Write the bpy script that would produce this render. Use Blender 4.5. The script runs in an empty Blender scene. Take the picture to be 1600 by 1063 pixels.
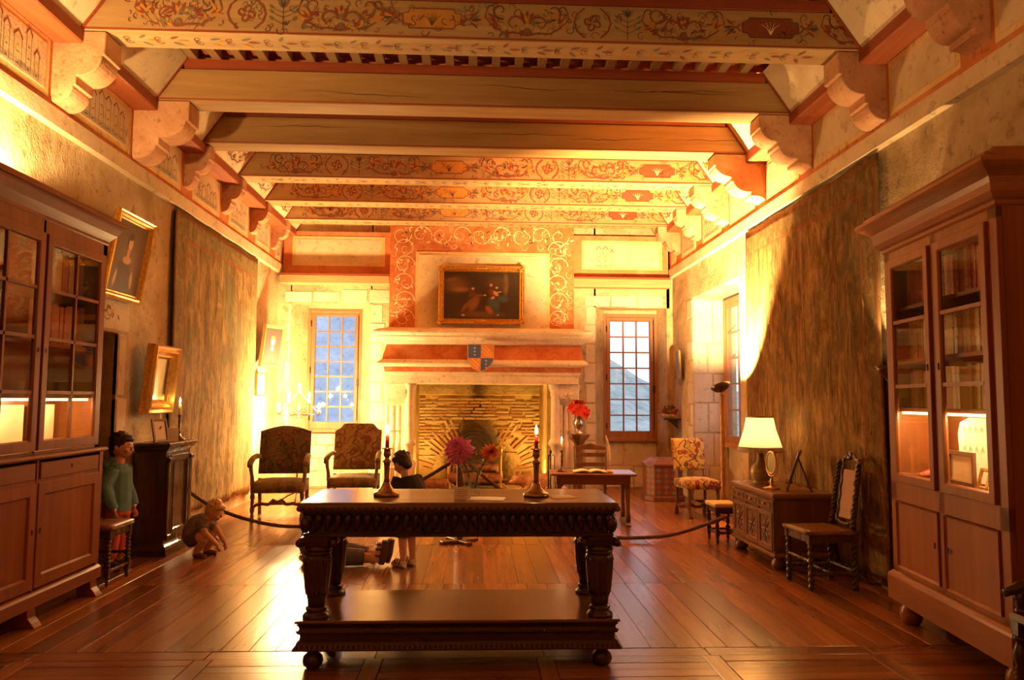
import bpy, bmesh, math, random
from mathutils import Vector, Matrix
V = Vector; pi = math.pi
sc = bpy.context.scene
COL = sc.collection
R_ = random.Random(7)

# ---------------------------------------------------------------- camera
cam_d = bpy.data.cameras.new('camera'); cam = bpy.data.objects.new('camera', cam_d); COL.objects.link(cam)
cam_d.sensor_width = 36.0; cam_d.lens = 27.0; cam_d.clip_start = 0.05; cam_d.clip_end = 3000
_y, _p, _r = math.radians(2.6), math.radians(4.45), 0.006
_f = V((math.sin(_y)*math.cos(_p), math.cos(_y)*math.cos(_p), math.sin(_p)))
_r0 = V((math.cos(_y), -math.sin(_y), 0)); _u0 = _r0.cross(_f)
_rr = _r0*math.cos(_r) + _u0*math.sin(_r); _uu = -_r0*math.sin(_r) + _u0*math.cos(_r)
cam.matrix_world = Matrix(((_rr.x, _uu.x, -_f.x, 0), (_rr.y, _uu.y, -_f.y, 0), (_rr.z, _uu.z, -_f.z, 1.45), (0, 0, 0, 1)))
sc.camera = cam

# ---------------------------------------------------------------- sky and exposure
w = bpy.data.worlds.new('dusk_sky'); sc.world = w; w.use_nodes = True
wn = w.node_tree
bg = wn.nodes['Background']; bg.inputs['Color'].default_value = (0.80, 0.88, 1.0, 1); bg.inputs['Strength'].default_value = 0.48
sc.view_settings.view_transform = 'Standard'; sc.view_settings.look = 'None'
sc.view_settings.gamma = 1.0; sc.view_settings.use_curve_mapping = False
sc.view_settings.exposure = 1.7
sc.cycles.max_bounces = 7; sc.cycles.diffuse_bounces = 4; sc.cycles.sample_clamp_indirect = 6.0
sc.cycles.caustics_reflective = False; sc.cycles.caustics_refractive = False
WARM = (1.0, 0.595, 0.225)      # tungsten lamps seen with a daylight white balance

def point(loc, power, col=WARM, rad=0.04, name='bulb_light'):
    d = bpy.data.lights.new(name, 'POINT'); d.energy = power; d.color = col; d.shadow_soft_size = rad
    o = bpy.data.objects.new(name, d); o.location = loc; COL.objects.link(o); return o
def spot(loc, target, power, angle=120, col=WARM, rad=0.05, blend=0.3, name='spot_light'):
    d = bpy.data.lights.new(name, 'SPOT'); d.energy = power; d.color = col; d.shadow_soft_size = rad
    d.spot_size = math.radians(angle); d.spot_blend = blend
    o = bpy.data.objects.new(name, d); o.location = loc
    o.rotation_euler = (V(target)-V(loc)).to_track_quat('-Z', 'Y').to_euler(); COL.objects.link(o); return o

# ---------------------------------------------------------------- mesh builder
class MB:
    def __init__(s): s.v = []; s.f = []; s.m = []; s.s = []
    def add(s, vs, fs, mat=0, sm=False):
        o = len(s.v); s.v += [tuple(v) for v in vs]
        for f in fs: s.f.append([i+o for i in f]); s.m.append(mat); s.s.append(sm)
        return s
    def box(s, x0, x1, y0, y1, z0, z1, mat=0, M=None):
        vs = [V((x, y, z)) for z in (z0, z1) for y in (y0, y1) for x in (x0, x1)]
        if M is not None: vs = [M @ v for v in vs]
        return s.add(vs, [(0,2,3,1),(4,5,7,6),(0,1,5,4),(2,6,7,3),(0,4,6,2),(1,3,7,5)], mat)
    def cbox(s, c, d, mat=0, M=None):
        return s.box(c[0]-d[0]/2, c[0]+d[0]/2, c[1]-d[1]/2, c[1]+d[1]/2, c[2]-d[2]/2, c[2]+d[2]/2, mat, M)
    def lathe(s, prof, c=(0,0,0), n=20, mat=0, M=None, sm=True, sq=None):
        vs = []; fs = []; k = len(prof)
        for r, z in prof:
            for i in range(n):
                a = 2*pi*i/n; ca, sa = math.cos(a), math.sin(a)
                rr = max(r, 1e-5) if sq is None else max(r, 1e-5)*sq(a)
                vs.append(V((c[0]+rr*ca, c[1]+rr*sa, c[2]+z)))
        for j in range(k-1):
            for i in range(n):
                i2 = (i+1) % n; fs.append((j*n+i, j*n+i2, (j+1)*n+i2, (j+1)*n+i))
        fs.append(tuple(range(n-1, -1, -1))); fs.append(tuple((k-1)*n+i for i in range(n)))
        if M is not None: vs = [M @ v for v in vs]
        return s.add(vs, fs, mat, sm)
    def tube(s, pts, r, n=8, mat=0, closed=False, sm=True, flat=1.0):
        pts = [V(p) for p in pts]; k = len(pts)
        rs = r if isinstance(r, (list, tuple)) else [r]*k
        T = []
        for i in range(k):
            a = pts[i-1] if (i or closed) else pts[i]; b = pts[(i+1) % k] if (i < k-1 or closed) else pts[i]
            t = b-a; T.append(t.normalized() if t.length > 1e-9 else V((0,0,1)))
        u = T[0].orthogonal().normalized(); vs = []; fs = []
        for i in range(k):
            u = u - T[i]*u.dot(T[i])
            u = u.normalized() if u.length > 1e-6 else T[i].orthogonal().normalized()
            w_ = T[i].cross(u)
            for j in range(n):
                a = 2*pi*j/n; vs.append(pts[i] + (u*math.cos(a) + w_*math.sin(a)*flat)*rs[i])
        m_ = k if closed else k-1
        for i in range(m_):
            i2 = (i+1) % k
            for j in range(n):
                j2 = (j+1) % n; fs.append((i*n+j, i*n+j2, i2*n+j2, i2*n+j))
        if not closed: fs.append(tuple(range(n-1,-1,-1))); fs.append(tuple((k-1)*n+j for j in range(n)))
        return s.add(vs, fs, mat, sm)
    def prism(s, poly, ax, a, b, mat=0, M=None, sm=False):
        def P(p, t):
            return V({'x': (t, p[0], p[1]), 'y': (p[0], t, p[1]), 'z': (p[0], p[1], t)}[ax])
        k = len(poly); vs = [P(p, a) for p in poly] + [P(p, b) for p in poly]
        fs = [(i, (i+1) % k, k+(i+1) % k, k+i) for i in range(k)]
        if M is not None: vs = [M @ v for v in vs]
        o = len(s.v); s.add(vs, fs, mat, sm); s.f += [[o+i for i in range(k)][::-1], [o+k+i for i in range(k)]]; s.m += [mat, mat]; s.s += [False, False]
        return s
    def ell(s, c, r, n=14, k=9, mat=0, M=None, sm=True):
        vs = []; fs = []
        for j in range(1, k):
            t = pi*j/k
            for i in range(n):
                a = 2*pi*i/n; vs.append(V((r[0]*math.sin(t)*math.cos(a), r[1]*math.sin(t)*math.sin(a), r[2]*math.cos(t))))
        for j in range(k-2):
            for i in range(n): fs.append((j*n+i, (j+1)*n+i, (j+1)*n+(i+1) % n, j*n+(i+1) % n))
        top = len(vs); vs.append(V((0,0,r[2]))); vs.append(V((0,0,-r[2])))
        for i in range(n): fs.append((top, i, (i+1) % n)); fs.append((top+1, (k-2)*n+(i+1) % n, (k-2)*n+i))
        vs = [(M @ v if M is not None else v)+V(c) for v in vs]
        return s.add(vs, fs, mat, sm)
    def surf(s, fn, nu, nv, mat=0, sm=True):
        vs = [fn(i/nu, j/nv) for j in range(nv+1) for i in range(nu+1)]; W = nu+1
        return s.add(vs, [(j*W+i, j*W+i+1, (j+1)*W+i+1, (j+1)*W+i) for j in range(nv) for i in range(nu)], mat, sm)
    def slabsurf(s, fn, nu, nv, off, mat=0, sm=True):     # closed sheet: fn front, off vector to the back
        off = V(off); W = nu+1
        vs = [V(fn(i/nu, j/nv)) for j in range(nv+1) for i in range(nu+1)]; K = len(vs)
        fs = [(j*W+i, j*W+i+1, (j+1)*W+i+1, (j+1)*W+i) for j in range(nv) for i in range(nu)]
        fs += [tuple(K+q for q in f[::-1]) for f in fs]
        rim = [i for i in range(W)] + [j*W+nu for j in range(1, nv+1)] + [nv*W+i for i in range(nu-1, -1, -1)] + [j*W for j in range(nv-1, 0, -1)]
        for a, b in zip(rim, rim[1:]+rim[:1]): fs.append((a, K+a, K+b, b))
        return s.add(vs+[v+off for v in vs], fs, mat, sm)
    def frame(s, w_, h_, prof, mat=0, M=None, sm=False):  # picture-frame sweep in local xz, prof = (inset from outer edge, y)
        vs = []; fs = []; k = len(prof)
        for t, y in prof:
            for sx, sz in ((-1,-1),(1,-1),(1,1),(-1,1)): vs.append(V((sx*(w_/2-t), y, sz*(h_/2-t))))
        for j in range(k):
            j2 = (j+1) % k
            for i in range(4): fs.append((j*4+i, j*4+(i+1) % 4, j2*4+(i+1) % 4, j2*4+i))
        if M is not None: vs = [M @ v for v in vs]
        return s.add(vs, fs, mat, sm)
    def build(s, name, mats, parent=None, loc=None, bevel=0, kind=None, sub=0, normals=True, rot=None):
        me = bpy.data.meshes.new(name); me.from_pydata(s.v, [], s.f)
        if not isinstance(mats, (list, tuple)): mats = [mats]
        for m in mats: me.materials.append(m)
        me.polygons.foreach_set('material_index', s.m); me.polygons.foreach_set('use_smooth', s.s); me.update()
        if normals:
            b = bmesh.new(); b.from_mesh(me); bmesh.ops.recalc_face_normals(b, faces=b.faces); b.to_mesh(me); b.free()
        o = bpy.data.objects.new(name, me); COL.objects.link(o)
        if parent is not None: o.parent = parent
        if loc is not None: o.location = loc
        if rot is not None: o.rotation_euler = rot
        if bevel:
            d = o.modifiers.new('edge', 'BEVEL'); d.width = bevel; d.segments = 1; d.limit_method = 'ANGLE'; d.angle_limit = math.radians(50)
        if sub:
            d = o.modifiers.new('smooth', 'SUBSURF'); d.levels = sub; d.render_levels = sub
        if kind: o['kind'] = kind
        return o
def tag(o, label, cat=None, group=None, kind=None):
    o['label'] = label
    if cat: o['category'] = cat
    if group: o['group'] = group
    if kind: o['kind'] = kind
    return o
def thing(name, label, cat, loc=(0,0,0), rz=0.0, group=None):
    o = bpy.data.objects.new(name, None); COL.objects.link(o); o.location = loc; o.rotation_euler = (0, 0, rz); o.empty_display_size = .1
    return tag(o, label, cat, group)
def struct(o, label=None):
    o['kind'] = 'structure'
    if label: o['label'] = label
    return o
def dup(root, loc=None, rz=None, label=None, parent=None):
    kids = [c for c in bpy.data.objects if c.parent is root]
    r = root.copy(); COL.objects.link(r)
    if loc is not None: r.location = loc
    if rz is not None: r.rotation_euler = (0, 0, rz)
    if label: r['label'] = label
    if parent is not None: r.parent = parent
    for c in kids: dup(c, parent=r)
    return r
def RZ(a): return Matrix.Rotation(a, 4, 'Z')
def RX(a): return Matrix.Rotation(a, 4, 'X')
def RY(a): return Matrix.Rotation(a, 4, 'Y')
def TR(x, y, z): return Matrix.Translation((x, y, z))

# ---------------------------------------------------------------- materials
class NT:
    def __init__(s, name):
        s.m = bpy.data.materials.new(name); s.m.use_nodes = True; s.t = s.m.node_tree; s.b = s.t.nodes['Principled BSDF']
        s.out = s.t.nodes['Material Output']
    def n(s, typ, ins=None, **kw):
        nd = s.t.nodes.new('ShaderNode'+typ)
        for k, v in kw.items(): setattr(nd, k, v)
        for k, v in (ins or {}).items(): s.set(nd.inputs[k], v)
        return nd
    def set(s, sock, v):
        if isinstance(v, bpy.types.NodeSocket): s.t.links.new(v, sock)
        elif isinstance(v, bpy.types.Node): s.t.links.new(v.outputs[0], sock)
        elif isinstance(v, (tuple, list)) and len(v) == 3 and sock.type == 'RGBA': sock.default_value = (*v, 1)
        else: sock.default_value = v
    def co(s, kind='Object'): return s.n('TexCoord').outputs[kind]
    def noise(s, vec, scale=5, detail=4, rough=.6, sc3=None, dist=0.0):
        if sc3: vec = s.n('Mapping', {'Vector': vec, 'Scale': sc3})
        return s.n('TexNoise', {'Vector': vec, 'Scale': scale, 'Detail': detail, 'Roughness': rough, 'Distortion': dist}).outputs['Fac']
    def ramp(s, fac, stops):
        r = s.n('ValToRGB', {'Fac': fac}); e = r.color_ramp.elements
        while len(e) < len(stops): e.new(.5)
        for q, (p, c) in zip(e, stops): q.position = p; q.color = (*c, 1)
        return r.outputs['Color']
    def mix(s, fac, a, b, mode='MIX'):
        x = s.n('Mix', data_type='RGBA', blend_type=mode)
        s.set(x.inputs[0], fac); s.set(x.inputs[6], a); s.set(x.inputs[7], b); return x.outputs[2]
    def math(s, op, a, b=0.0, c=0.0):
        x = s.n('Math', operation=op)
        s.set(x.inputs[0], a); s.set(x.inputs[1], b); s.set(x.inputs[2], c); return x.outputs[0]
    def bump(s, h, strength=.3, dist=.02):
        s.set(s.b.inputs['Normal'], s.n('Bump', {'Height': h, 'Strength': strength, 'Distance': dist}))
    def P(s, **k):
        for a, v in k.items(): s.set(s.b.inputs[{'col': 'Base Color', 'rough': 'Roughness', 'metal': 'Metallic', 'spec': 'Specular IOR Level', 'coat': 'Coat Weight', 'coatr': 'Coat Roughness', 'em': 'Emission Color', 'ems': 'Emission Strength', 'sheen': 'Sheen Weight', 'sss': 'Subsurface Weight'}[a]], v)
        return s.m
def plain(name, c, rough=.6, metal=0.0, var=.12, scale=8, bump=0, coat=0):
    t = NT(name); n = t.noise(t.co(), scale, 3)
    d = tuple(x*(1-var) for x in c); l = tuple(min(1, x*(1+var)) for x in c)
    t.P(col=t.ramp(n, [(.3, d), (.7, l)]), rough=rough, metal=metal, coat=coat)
    if bump: t.bump(n, bump, .01)
    return t.m
def wood(name, c1, c2, rough=.4, grain='z', scale=3.0, spec=.5, rand=0.0, coat=0.0, bump=.08):
    t = NT(name); v = t.co()
    st = {'x': (.12, 1.6, 1.6), 'y': (1.6, .12, 1.6), 'z': (1.6, 1.6, .12)}[grain]
    if rand:
        rnd = t.n('ObjectInfo').outputs['Random']
        v = t.n('VectorMath', {0: v, 1: t.n('CombineXYZ', {0: t.math('MULTIPLY', rnd, 37.), 1: t.math('MULTIPLY', rnd, 91.), 2: rnd})}, operation='ADD').outputs[0]
    a = t.noise(v, scale*2.2, 6, .62, st, .6); b = t.noise(v, scale*14, 3, .5, st)
    f = t.math('ADD', t.math('MULTIPLY', a, .75), t.math('MULTIPLY', b, .25))
    col = t.ramp(f, [(.30, c1), (.52, tuple((p+q)/2 for p, q in zip(c1, c2))), (.72, c2)])
    if rand:
        k = t.n('MapRange', {'Value': rnd, 'From Min': 0, 'From Max': 1, 'To Min': 1-rand, 'To Max': 1+rand*.55})
        col = t.n('VectorMath', {0: col, 1: t.n('CombineXYZ', {0: k, 1: k, 2: k})}, operation='MULTIPLY').outputs[0]
    rr = t.n('MapRange', {'Value': a, 'From Min': .3, 'From Max': .7, 'To Min': rough*1.15, 'To Max': rough*.85})
    t.P(col=col, rough=rr.outputs[0], spec=spec, coat=coat, coatr=.15); t.bump(f, bump, .004)
    return t.m
def emit(name, c, s):
    t = NT(name); t.P(col=(0,0,0), em=c, ems=s); return t.m
def painting(name, base, blobs, rough=.45, grain=.25):
    t = NT(name); g = t.n('SeparateXYZ', {0: t.co('Generated')}); uv = t.n('CombineXYZ', {0: g.outputs[0], 1: g.outputs[2], 2: 0.0})
    nz = t.noise(uv, 14, 5, .6)
    wob = t.n('VectorMath', {0: uv, 1: t.n('CombineXYZ', {0: t.math('MULTIPLY_ADD', nz, .03, -.015), 1: t.math('MULTIPLY_ADD', t.noise(uv, 9, 4, .6), .03, -.015), 2: 0.0})}, operation='ADD')
    col = t.mix(nz, tuple(x*(1-grain) for x in base), tuple(x*(1+grain) for x in base))
    for (cx, cy, rx, ry, ang, c, soft) in blobs:
        mp = t.n('Mapping', {'Vector': wob, 'Location': (cx, cy, 0), 'Rotation': (0, 0, math.radians(ang)), 'Scale': (rx, ry, 1)}, vector_type='TEXTURE')
        ln = t.n('VectorMath', {0: mp}, operation='LENGTH').outputs['Value']
        fac = t.n('MapRange', {'Value': ln, 'From Min': 1-soft, 'From Max': 1.0, 'To Min': 1, 'To Max': 0}, interpolation_type='SMOOTHSTEP')
        col = t.mix(fac.outputs[0], col, c)
    t.P(col=col, rough=rough); return t.m
def glass(name, tint=(.96,.97,.98), refl=.05):
    t = NT(name); tr = t.n('BsdfTransparent', {'Color': tint}); gl = t.n('BsdfGlossy', {'Roughness': .02, 'Color': (1,1,1)})
    fc = t.n('LayerWeight', {'Blend': .5}).outputs['Facing']; fac = t.math('ADD', t.math('MULTIPLY', t.math('POWER', fc, 4.0), .5), refl)
    t.set(t.out.inputs['Surface'], t.n('MixShader', {0: fac, 1: tr, 2: gl})); return t.m
# ================================================================ room materials
def m_stonewall(name, c0, c1, c2, bump=.55, sc=1.0):
    t = NT(name); v = t.co()
    a = t.noise(v, 1.3*sc, 6, .65, dist=.4); b = t.noise(v, 9*sc, 5, .7); c = t.noise(v, 45*sc, 3, .6)
    col = t.ramp(a, [(.32, c0), (.5, c1), (.68, c2)])
    col = t.mix(t.n('MapRange', {'Value': b, 'From Min': .30, 'From Max': .44, 'To Min': .7, 'To Max': 0}).outputs[0], col, tuple(x*.45 for x in c0))
    h = t.math('ADD', t.math('MULTIPLY', b, .8), t.math('ADD', t.math('MULTIPLY', c, .35), a))
    t.P(col=col, rough=.92, spec=.15); t.bump(h, bump, .05); return t.m
WALL = m_stonewall('rough_plastered_stone', (.33,.235,.125), (.49,.375,.22), (.62,.50,.31))
SMOOTHSTONE = m_stonewall('dressed_stone', (.50,.42,.30), (.62,.54,.41), (.70,.62,.49), .2, .8)
CREAM = m_stonewall('cream_limewash', (.56,.43,.26), (.68,.55,.36), (.74,.62,.43), .14)
RED = m_stonewall('terracotta_distemper', (.50,.17,.07), (.60,.22,.09), (.68,.30,.14), .08, 1.6)
YELLOWP = m_stonewall('yellow_ochre_paint', (.66,.45,.18), (.74,.53,.24), (.78,.60,.32), .06, 1.6)
REDW = wood('red_painted_timber', (.20,.035,.012), (.34,.075,.025), .55, 'x', 2)
REDWY = wood('red_painted_wall_plate', (.24,.05,.016), (.42,.115,.035), .55, 'y', 2)
BEAMP = wood('limewashed_oak', (.31,.19,.08), (.50,.34,.165), .7, 'x', 2.2, .2)
BEAMD = wood('bare_oak', (.25,.135,.046), (.42,.26,.105), .65, 'x', 1.6, .25)
INKD = plain('dark_brown_paint', (.09,.042,.02), .8)
INKR = plain('rust_paint', (.22,.055,.02), .8)
INKO = plain('ochre_paint', (.48,.22,.04), .8)
INKG = plain('grey_green_paint', (.16,.14,.085), .8)
INKP = plain('pale_cream_paint', (.86,.66,.42), .8)
CORB = m_stonewall('pinkish_corbel_stone', (.42,.20,.10), (.54,.29,.16), (.62,.38,.23), .25, 2)
PLANK = wood('waxed_chestnut_plank', (.18,.056,.015), (.39,.160,.048), .24, 'y', 1.6, .5, rand=.38, bump=.05)
PLANKX = wood('waxed_chestnut_cross_plank', (.15,.045,.013), (.32,.125,.038), .24, 'x', 1.6, .5, rand=.32, bump=.05)
GAP = plain('dark_joint_dust', (.065,.028,.012), .9)
WINW = wood('reddish_window_wood', (.24,.095,.04), (.36,.16,.075), .5, 'z', 3)
PANE = glass('window_glass', (.97,.975,.98), .008)
IRON = plain('black_iron', (.03,.027,.025), .5, .6)
XW, YB = 3.2, 12.4

# ---------------------------------------------------------------- floor
fl = struct(MB().box(-4.2, 4.2, -3.6, 13.1, -.12, -.022).build('floor', GAP), 'worn waxed plank floor laid in bands across the hall')
def plank_mesh(wd, ln, nm):
    b = MB(); c = .0016; z0, z1 = -.021, 0.0; x, y = wd/2, ln/2
    vs = [(-x,-y,z0),(x,-y,z0),(x,y,z0),(-x,y,z0),(-x,-y,z1-c),(x,-y,z1-c),(x,y,z1-c),(-x,y,z1-c),(-x+c,-y+c,z1),(x-c,-y+c,z1),(x-c,y-c,z1),(-x+c,y-c,z1)]
    b.add(vs, [(3,2,1,0)]+[(i,(i+1)%4,4+(i+1)%4,4+i) for i in range(4)]+[(4+i,4+(i+1)%4,8+(i+1)%4,8+i) for i in range(4)]+[(8,9,10,11)])
    return b
def put(mesh_o, x, y, sx=1, sy=1, dz=0, rz=0):
    o = mesh_o.copy(); COL.objects.link(o); o.location = (x, y, dz); o.scale = (sx, sy, 1); o.rotation_euler = (0, 0, rz); return o
bands = [4.6, 6.2, 7.83, 9.4, 11.0, 12.85]
proto = None
for bi in range(5):
    y0, y1 = bands[bi], bands[bi+1]; x = -3.2
    while x < 3.19:
        wd = R_.choice((.13,.15,.155,.165,.18,.145)); wd = min(wd, 3.2-x) if 3.2-x-wd > .05 else 3.2-x
        if proto is None:
            proto = plank_mesh(.15, 1.6, 'plank').build('plank', PLANK, fl); o = proto; o.location = (x+wd/2, (y0+y1)/2, 0)
        else: o = put(proto, x+wd/2, (y0+y1)/2)
        o.scale = ((wd-.0025)/.15, (y1-y0-.005)/1.6, 1); o.location.z = R_.uniform(-.0006, .0006)
        o.rotation_euler = (R_.uniform(-.0004,.0004), R_.uniform(-.0012,.0012), 0)
        x += wd
# front band: parquet panels of crosswise boards between longitudinal strips
pc = plank_mesh(.15, 1.6, 'plank')
strips = [-3.42, -2.47, -1.50, -.56, .40, 1.35, 2.31, 3.26]
cross = plank_mesh(.86, .12, 'cross_plank').build('cross_plank', PLANKX, fl); first = True
for sx in strips:
    o = put(proto, sx, 3.0); o.scale = (.095/.15, 2.92/1.6, 1)
for i in range(7):
    x0, x1 = strips[i]+.05, strips[i+1]-.05
    y = 4.595
    while y > 3.1:
        d = R_.choice((.10,.115,.13)) if y < 4.55 else .135
        full = y > 4.55
        if first: o = cross; first = False
        else: o = put(cross, 0, 0)
        xa, xb = (strips[i], strips[i+1]) if full else (x0, x1)
        o.location = ((xa+xb)/2, y-d/2, R_.uniform(-.0012,.0012)); o.scale = ((xb-xa-.004)/.86, (d-.004)/.12, 1); o.rotation_euler = (R_.uniform(-.003,.003), 0, 0)
        y -= d
MB().box(-3.2, 3.2, -3.5, 3.08, -.021, 0).build('plank_field', PLANKX, fl)

# ---------------------------------------------------------------- walls
zt = 4.75
b = MB(); b.box(-3.9, -XW, -3.5, 6.1, 0, zt); b.box(-3.9, -XW, 6.98, 13.0, 0, zt); b.box(-3.9, -XW, 6.1, 6.98, 2.02, zt)
wl = struct(b.build('wall_left', WALL), 'rough plastered stone wall with a doorway')
b = MB(); b.box(XW, 3.85, -3.5, 9.2, 0, zt); b.box(XW, 3.85, 9.2, 11.25, 2.98, zt); b.box(XW, 3.85, 11.25, 13.0, 0, zt); b.box(3.72, 3.85, 9.2, 11.25, 0, .78)
wr = struct(b.build('wall_right', WALL), 'rough plastered stone wall with a deep window recess')
b = MB()
for poly, z0, z1 in (([(-3.9,YB),(-2.98,YB),(-2.785,12.76),(-2.785,13.0),(-3.9,13.0)], 0, zt), ([(-1.72,YB),(-1.05,YB),(-1.05,13.0),(-1.905,13.0),(-1.905,12.76)], 0, zt),
                     ([(1.12,YB),(1.93,YB),(2.115,12.76),(2.115,13.0),(1.12,13.0)], 0, zt), ([(3.10,YB),(3.9,YB),(3.9,13.0),(3.015,13.0),(3.015,12.76)], 0, zt)):
    b.prism(poly, 'z', z0, z1)
b.box(-3.0, -1.7, YB, 13.0, 2.98, zt); b.box(1.9, 3.15, YB, 13.0, 2.96, zt); b.box(-1.05, 1.12, YB, 13.0, 2.0, zt)
b.box(-2.9, -1.8, 12.76, 13.0, 2.925, 3.0); b.box(2.0, 3.1, 12.76, 13.0, 2.895, 3.0); b.box(-2.84, -1.86, 12.82, 13.0, 0, .90); b.box(2.06, 3.06, 12.82, 13.0, 0, .77)
wb = struct(b.build('wall_back', WALL), 'stone end wall with two tall windows')
b = MB().box(-3.9, 3.85, -3.6, -3.5, 0, zt); struct(b.build('wall_front', CREAM), 'plain end wall')
# dark passage behind the doorway
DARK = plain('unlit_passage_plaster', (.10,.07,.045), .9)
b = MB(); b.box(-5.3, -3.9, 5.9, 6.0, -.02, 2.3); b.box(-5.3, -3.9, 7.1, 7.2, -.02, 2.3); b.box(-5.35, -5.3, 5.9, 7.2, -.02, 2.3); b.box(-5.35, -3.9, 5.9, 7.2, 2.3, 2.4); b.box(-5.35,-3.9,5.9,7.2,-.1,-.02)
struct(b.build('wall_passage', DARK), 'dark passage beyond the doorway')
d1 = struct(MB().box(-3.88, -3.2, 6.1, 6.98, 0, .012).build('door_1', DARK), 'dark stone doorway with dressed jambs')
for k, (z0, z1, yy) in enumerate(((0,.5,.20),(.51,1.0,.13),(1.01,1.45,.20),(1.46,2.02,.14))):
    MB().box(-3.24, -3.185, 6.98, 6.98+yy, z0+.005, z1-.005).build('jamb_stone', SMOOTHSTONE, d1, bevel=.012)
MB().box(-3.24, -3.18, 6.05, 7.16, 2.03, 2.36).build('lintel_stone', SMOOTHSTONE, d1, bevel=.015)
MB().box(-3.75, -3.69, 6.1, 6.98, 0, 2.0).build('door_leaf', wood('dark_door_wood', (.03,.015,.008), (.07,.035,.018), .5), d1)

# dressed stones let into the walls
def stones(parent, cells, place, mat=SMOOTHSTONE):
    for a0, a1, z0, z1 in cells:
        p = R_.uniform(.004, .014); j = .008
        b = MB(); b.box(a0+j, a1-j, -.03, p, z0+j, z1-j)
        vs = []
        for v in b.v: vs.append(place(v[0]+R_.uniform(-.008,.008), v[1], v[2]+R_.uniform(-.006,.006)))
        b.v = vs; b.build('stone', mat, parent, bevel=.012)
rows = [0, .27, .55, .80, 1.08, 1.40, 1.72, 2.05, 2.36, 2.68, 2.98]
cl = []
for i in range(len(rows)-1):
    e = .16 if i % 2 else .05
    cl.append((-2.98-.12+e*.4, -2.98, rows[i], rows[i+1]))
    cl.append((-1.72, -1.45-e*.4, rows[i], rows[i+1]))
    cl.append((1.72+e*.2, 1.93, rows[i], rows[i+1]))
for x in (-3.1, -2.65, -2.2, -1.75): cl.append((x, x+.44, 2.99, 3.18 + (.04 if x > -2.5 else 0)))
for x in (1.75, 2.18, 2.62): cl.append((x, x+.43, 2.97, 3.17))
stones(wb, cl, lambda a, d, z: (a, YB-d, z))
cl = []
zz = [0, .26, .47, .69, .88]
for i in range(4):
    x = -2.78 - (.1 if i % 2 else 0)
    while x < -1.9:
        wd = R_.uniform(.2, .34); cl.append((max(x,-2.78), min(x+wd, -1.9), zz[i], zz[i+1])) if min(x+wd,-1.9)-max(x,-2.78) > .08 else None; x += wd
for x0, x1, z0, z1 in ((2.1,2.62,0,.36),(2.62,3.02,0,.36),(2.1,2.45,.36,.75),(2.45,3.02,.36,.75)): cl.append((x0,x1,z0,z1))
stones(wb, cl, lambda a, d, z: (a, 12.82-d, z))
cl = []   # far jamb of the side window recess: large smooth blocks (runs along x)
for i, (z0, z1) in enumerate(((0,.5),(.5,.98),(.98,1.42),(1.42,1.85),(1.85,2.3),(2.3,2.96))):
    m = (3.42, 3.5)[i % 2]; cl += [(3.21, m, z0, z1), (m, 3.72, z0, z1)]
stones(wr, cl, lambda a, d, z: (a, 11.25-d*.4, z))
cl = [(11.25, 11.25+(.3 if i % 2 else .17), rows[i], rows[i+1]) for i in range(len(rows)-1)]
stones(wr, cl, lambda a, d, z: (XW-d*.6, a, z))

# ---------------------------------------------------------------- windows
def window(name, x0, x1, z0, z1, y, M, nx=3, nz=7, label=None):
    b = MB(); W, H_ = x1-x0, z1-z0; cx, cz = (x0+x1)/2, (z0+z1)/2
    b.frame(W, H_, [(0,0),(0,-.09),(.05,-.09),(.065,-.07),(.065,0)], M=M @ TR(cx, y, cz))
    r = struct(b.build(name, WINW, bevel=.004), label)
    b = MB(); s = .062; b.frame(W-2*s, H_-2*s, [(0,-.005),(0,-.075),(.05,-.075),(.06,-.06),(.06,-.005)], M=M @ TR(cx, y, cz))
    b.box(-(W/2-s), W/2-s, -.078, -.005, -(H_/2-s), -(H_/2-s)+.11, M=M @ TR(cx, y, cz)); b.build('sash', WINW, r, bevel=.003)
    gx0, gx1, gz0, gz1 = -(W/2-.122), W/2-.122, -(H_/2-.17), H_/2-.122
    for i in range(1, nx):
        x = gx0+(gx1-gx0)*i/nx; MB().box(x-.011, x+.011, -.062, -.018, gz0, gz1, M=M @ TR(cx, y, cz)).build('muntin', WINW, r)
    for j in range(1, nz):
        z = gz0+(gz1-gz0)*j/nz; MB().box(gx0, gx1, -.058, -.022, z-.011, z+.011, M=M @ TR(cx, y, cz)).build('muntin', WINW, r)
    pm = MB().box(gx0, gx0+(gx1-gx0)/nx, -.042, -.038, gz0, gz0+(gz1-gz0)/nz, M=M @ TR(cx, y, cz)); p0 = None
    for i in range(nx):
        for j in range(nz):
            if p0 is None: p0 = pm.build('pane', PANE, r); o = p0
            else: o = p0.copy(); COL.objects.link(o)
            o.location = M.to_3x3() @ V(((gx1-gx0)/nx*i, 0, (gz1-gz0)/nz*j))
    for zf in (.12, .5, .88):       # iron hinges
        MB().tube([(x0+.055, y-.095, z0+H_*zf-.05), (x0+.055, y-.095, z0+H_*zf+.05)], .011, 8).build('hinge', IRON, r) if M == Matrix() else None
    b = MB(); b.tube([(x1-.06, y-.10, z0+.2), (x1-.06, y-.10, z1-.1)], .006, 6); b.cbox((x1-.06, y-.105, (z0+z1)/2-.2), (.03,.03,.12))
    if M == Matrix(): b.build('espagnolette_bolt', IRON, r)
    return r
I4 = Matrix()
window('window_1', -2.79, -1.90, .90, 2.93, 12.84, I4, label='tall paned window looking onto a blue hillside')
window('window_2', 2.11, 3.02, .77, 2.90, 12.84, I4, label='tall paned window showing pale sky above a wooded hill')
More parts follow.
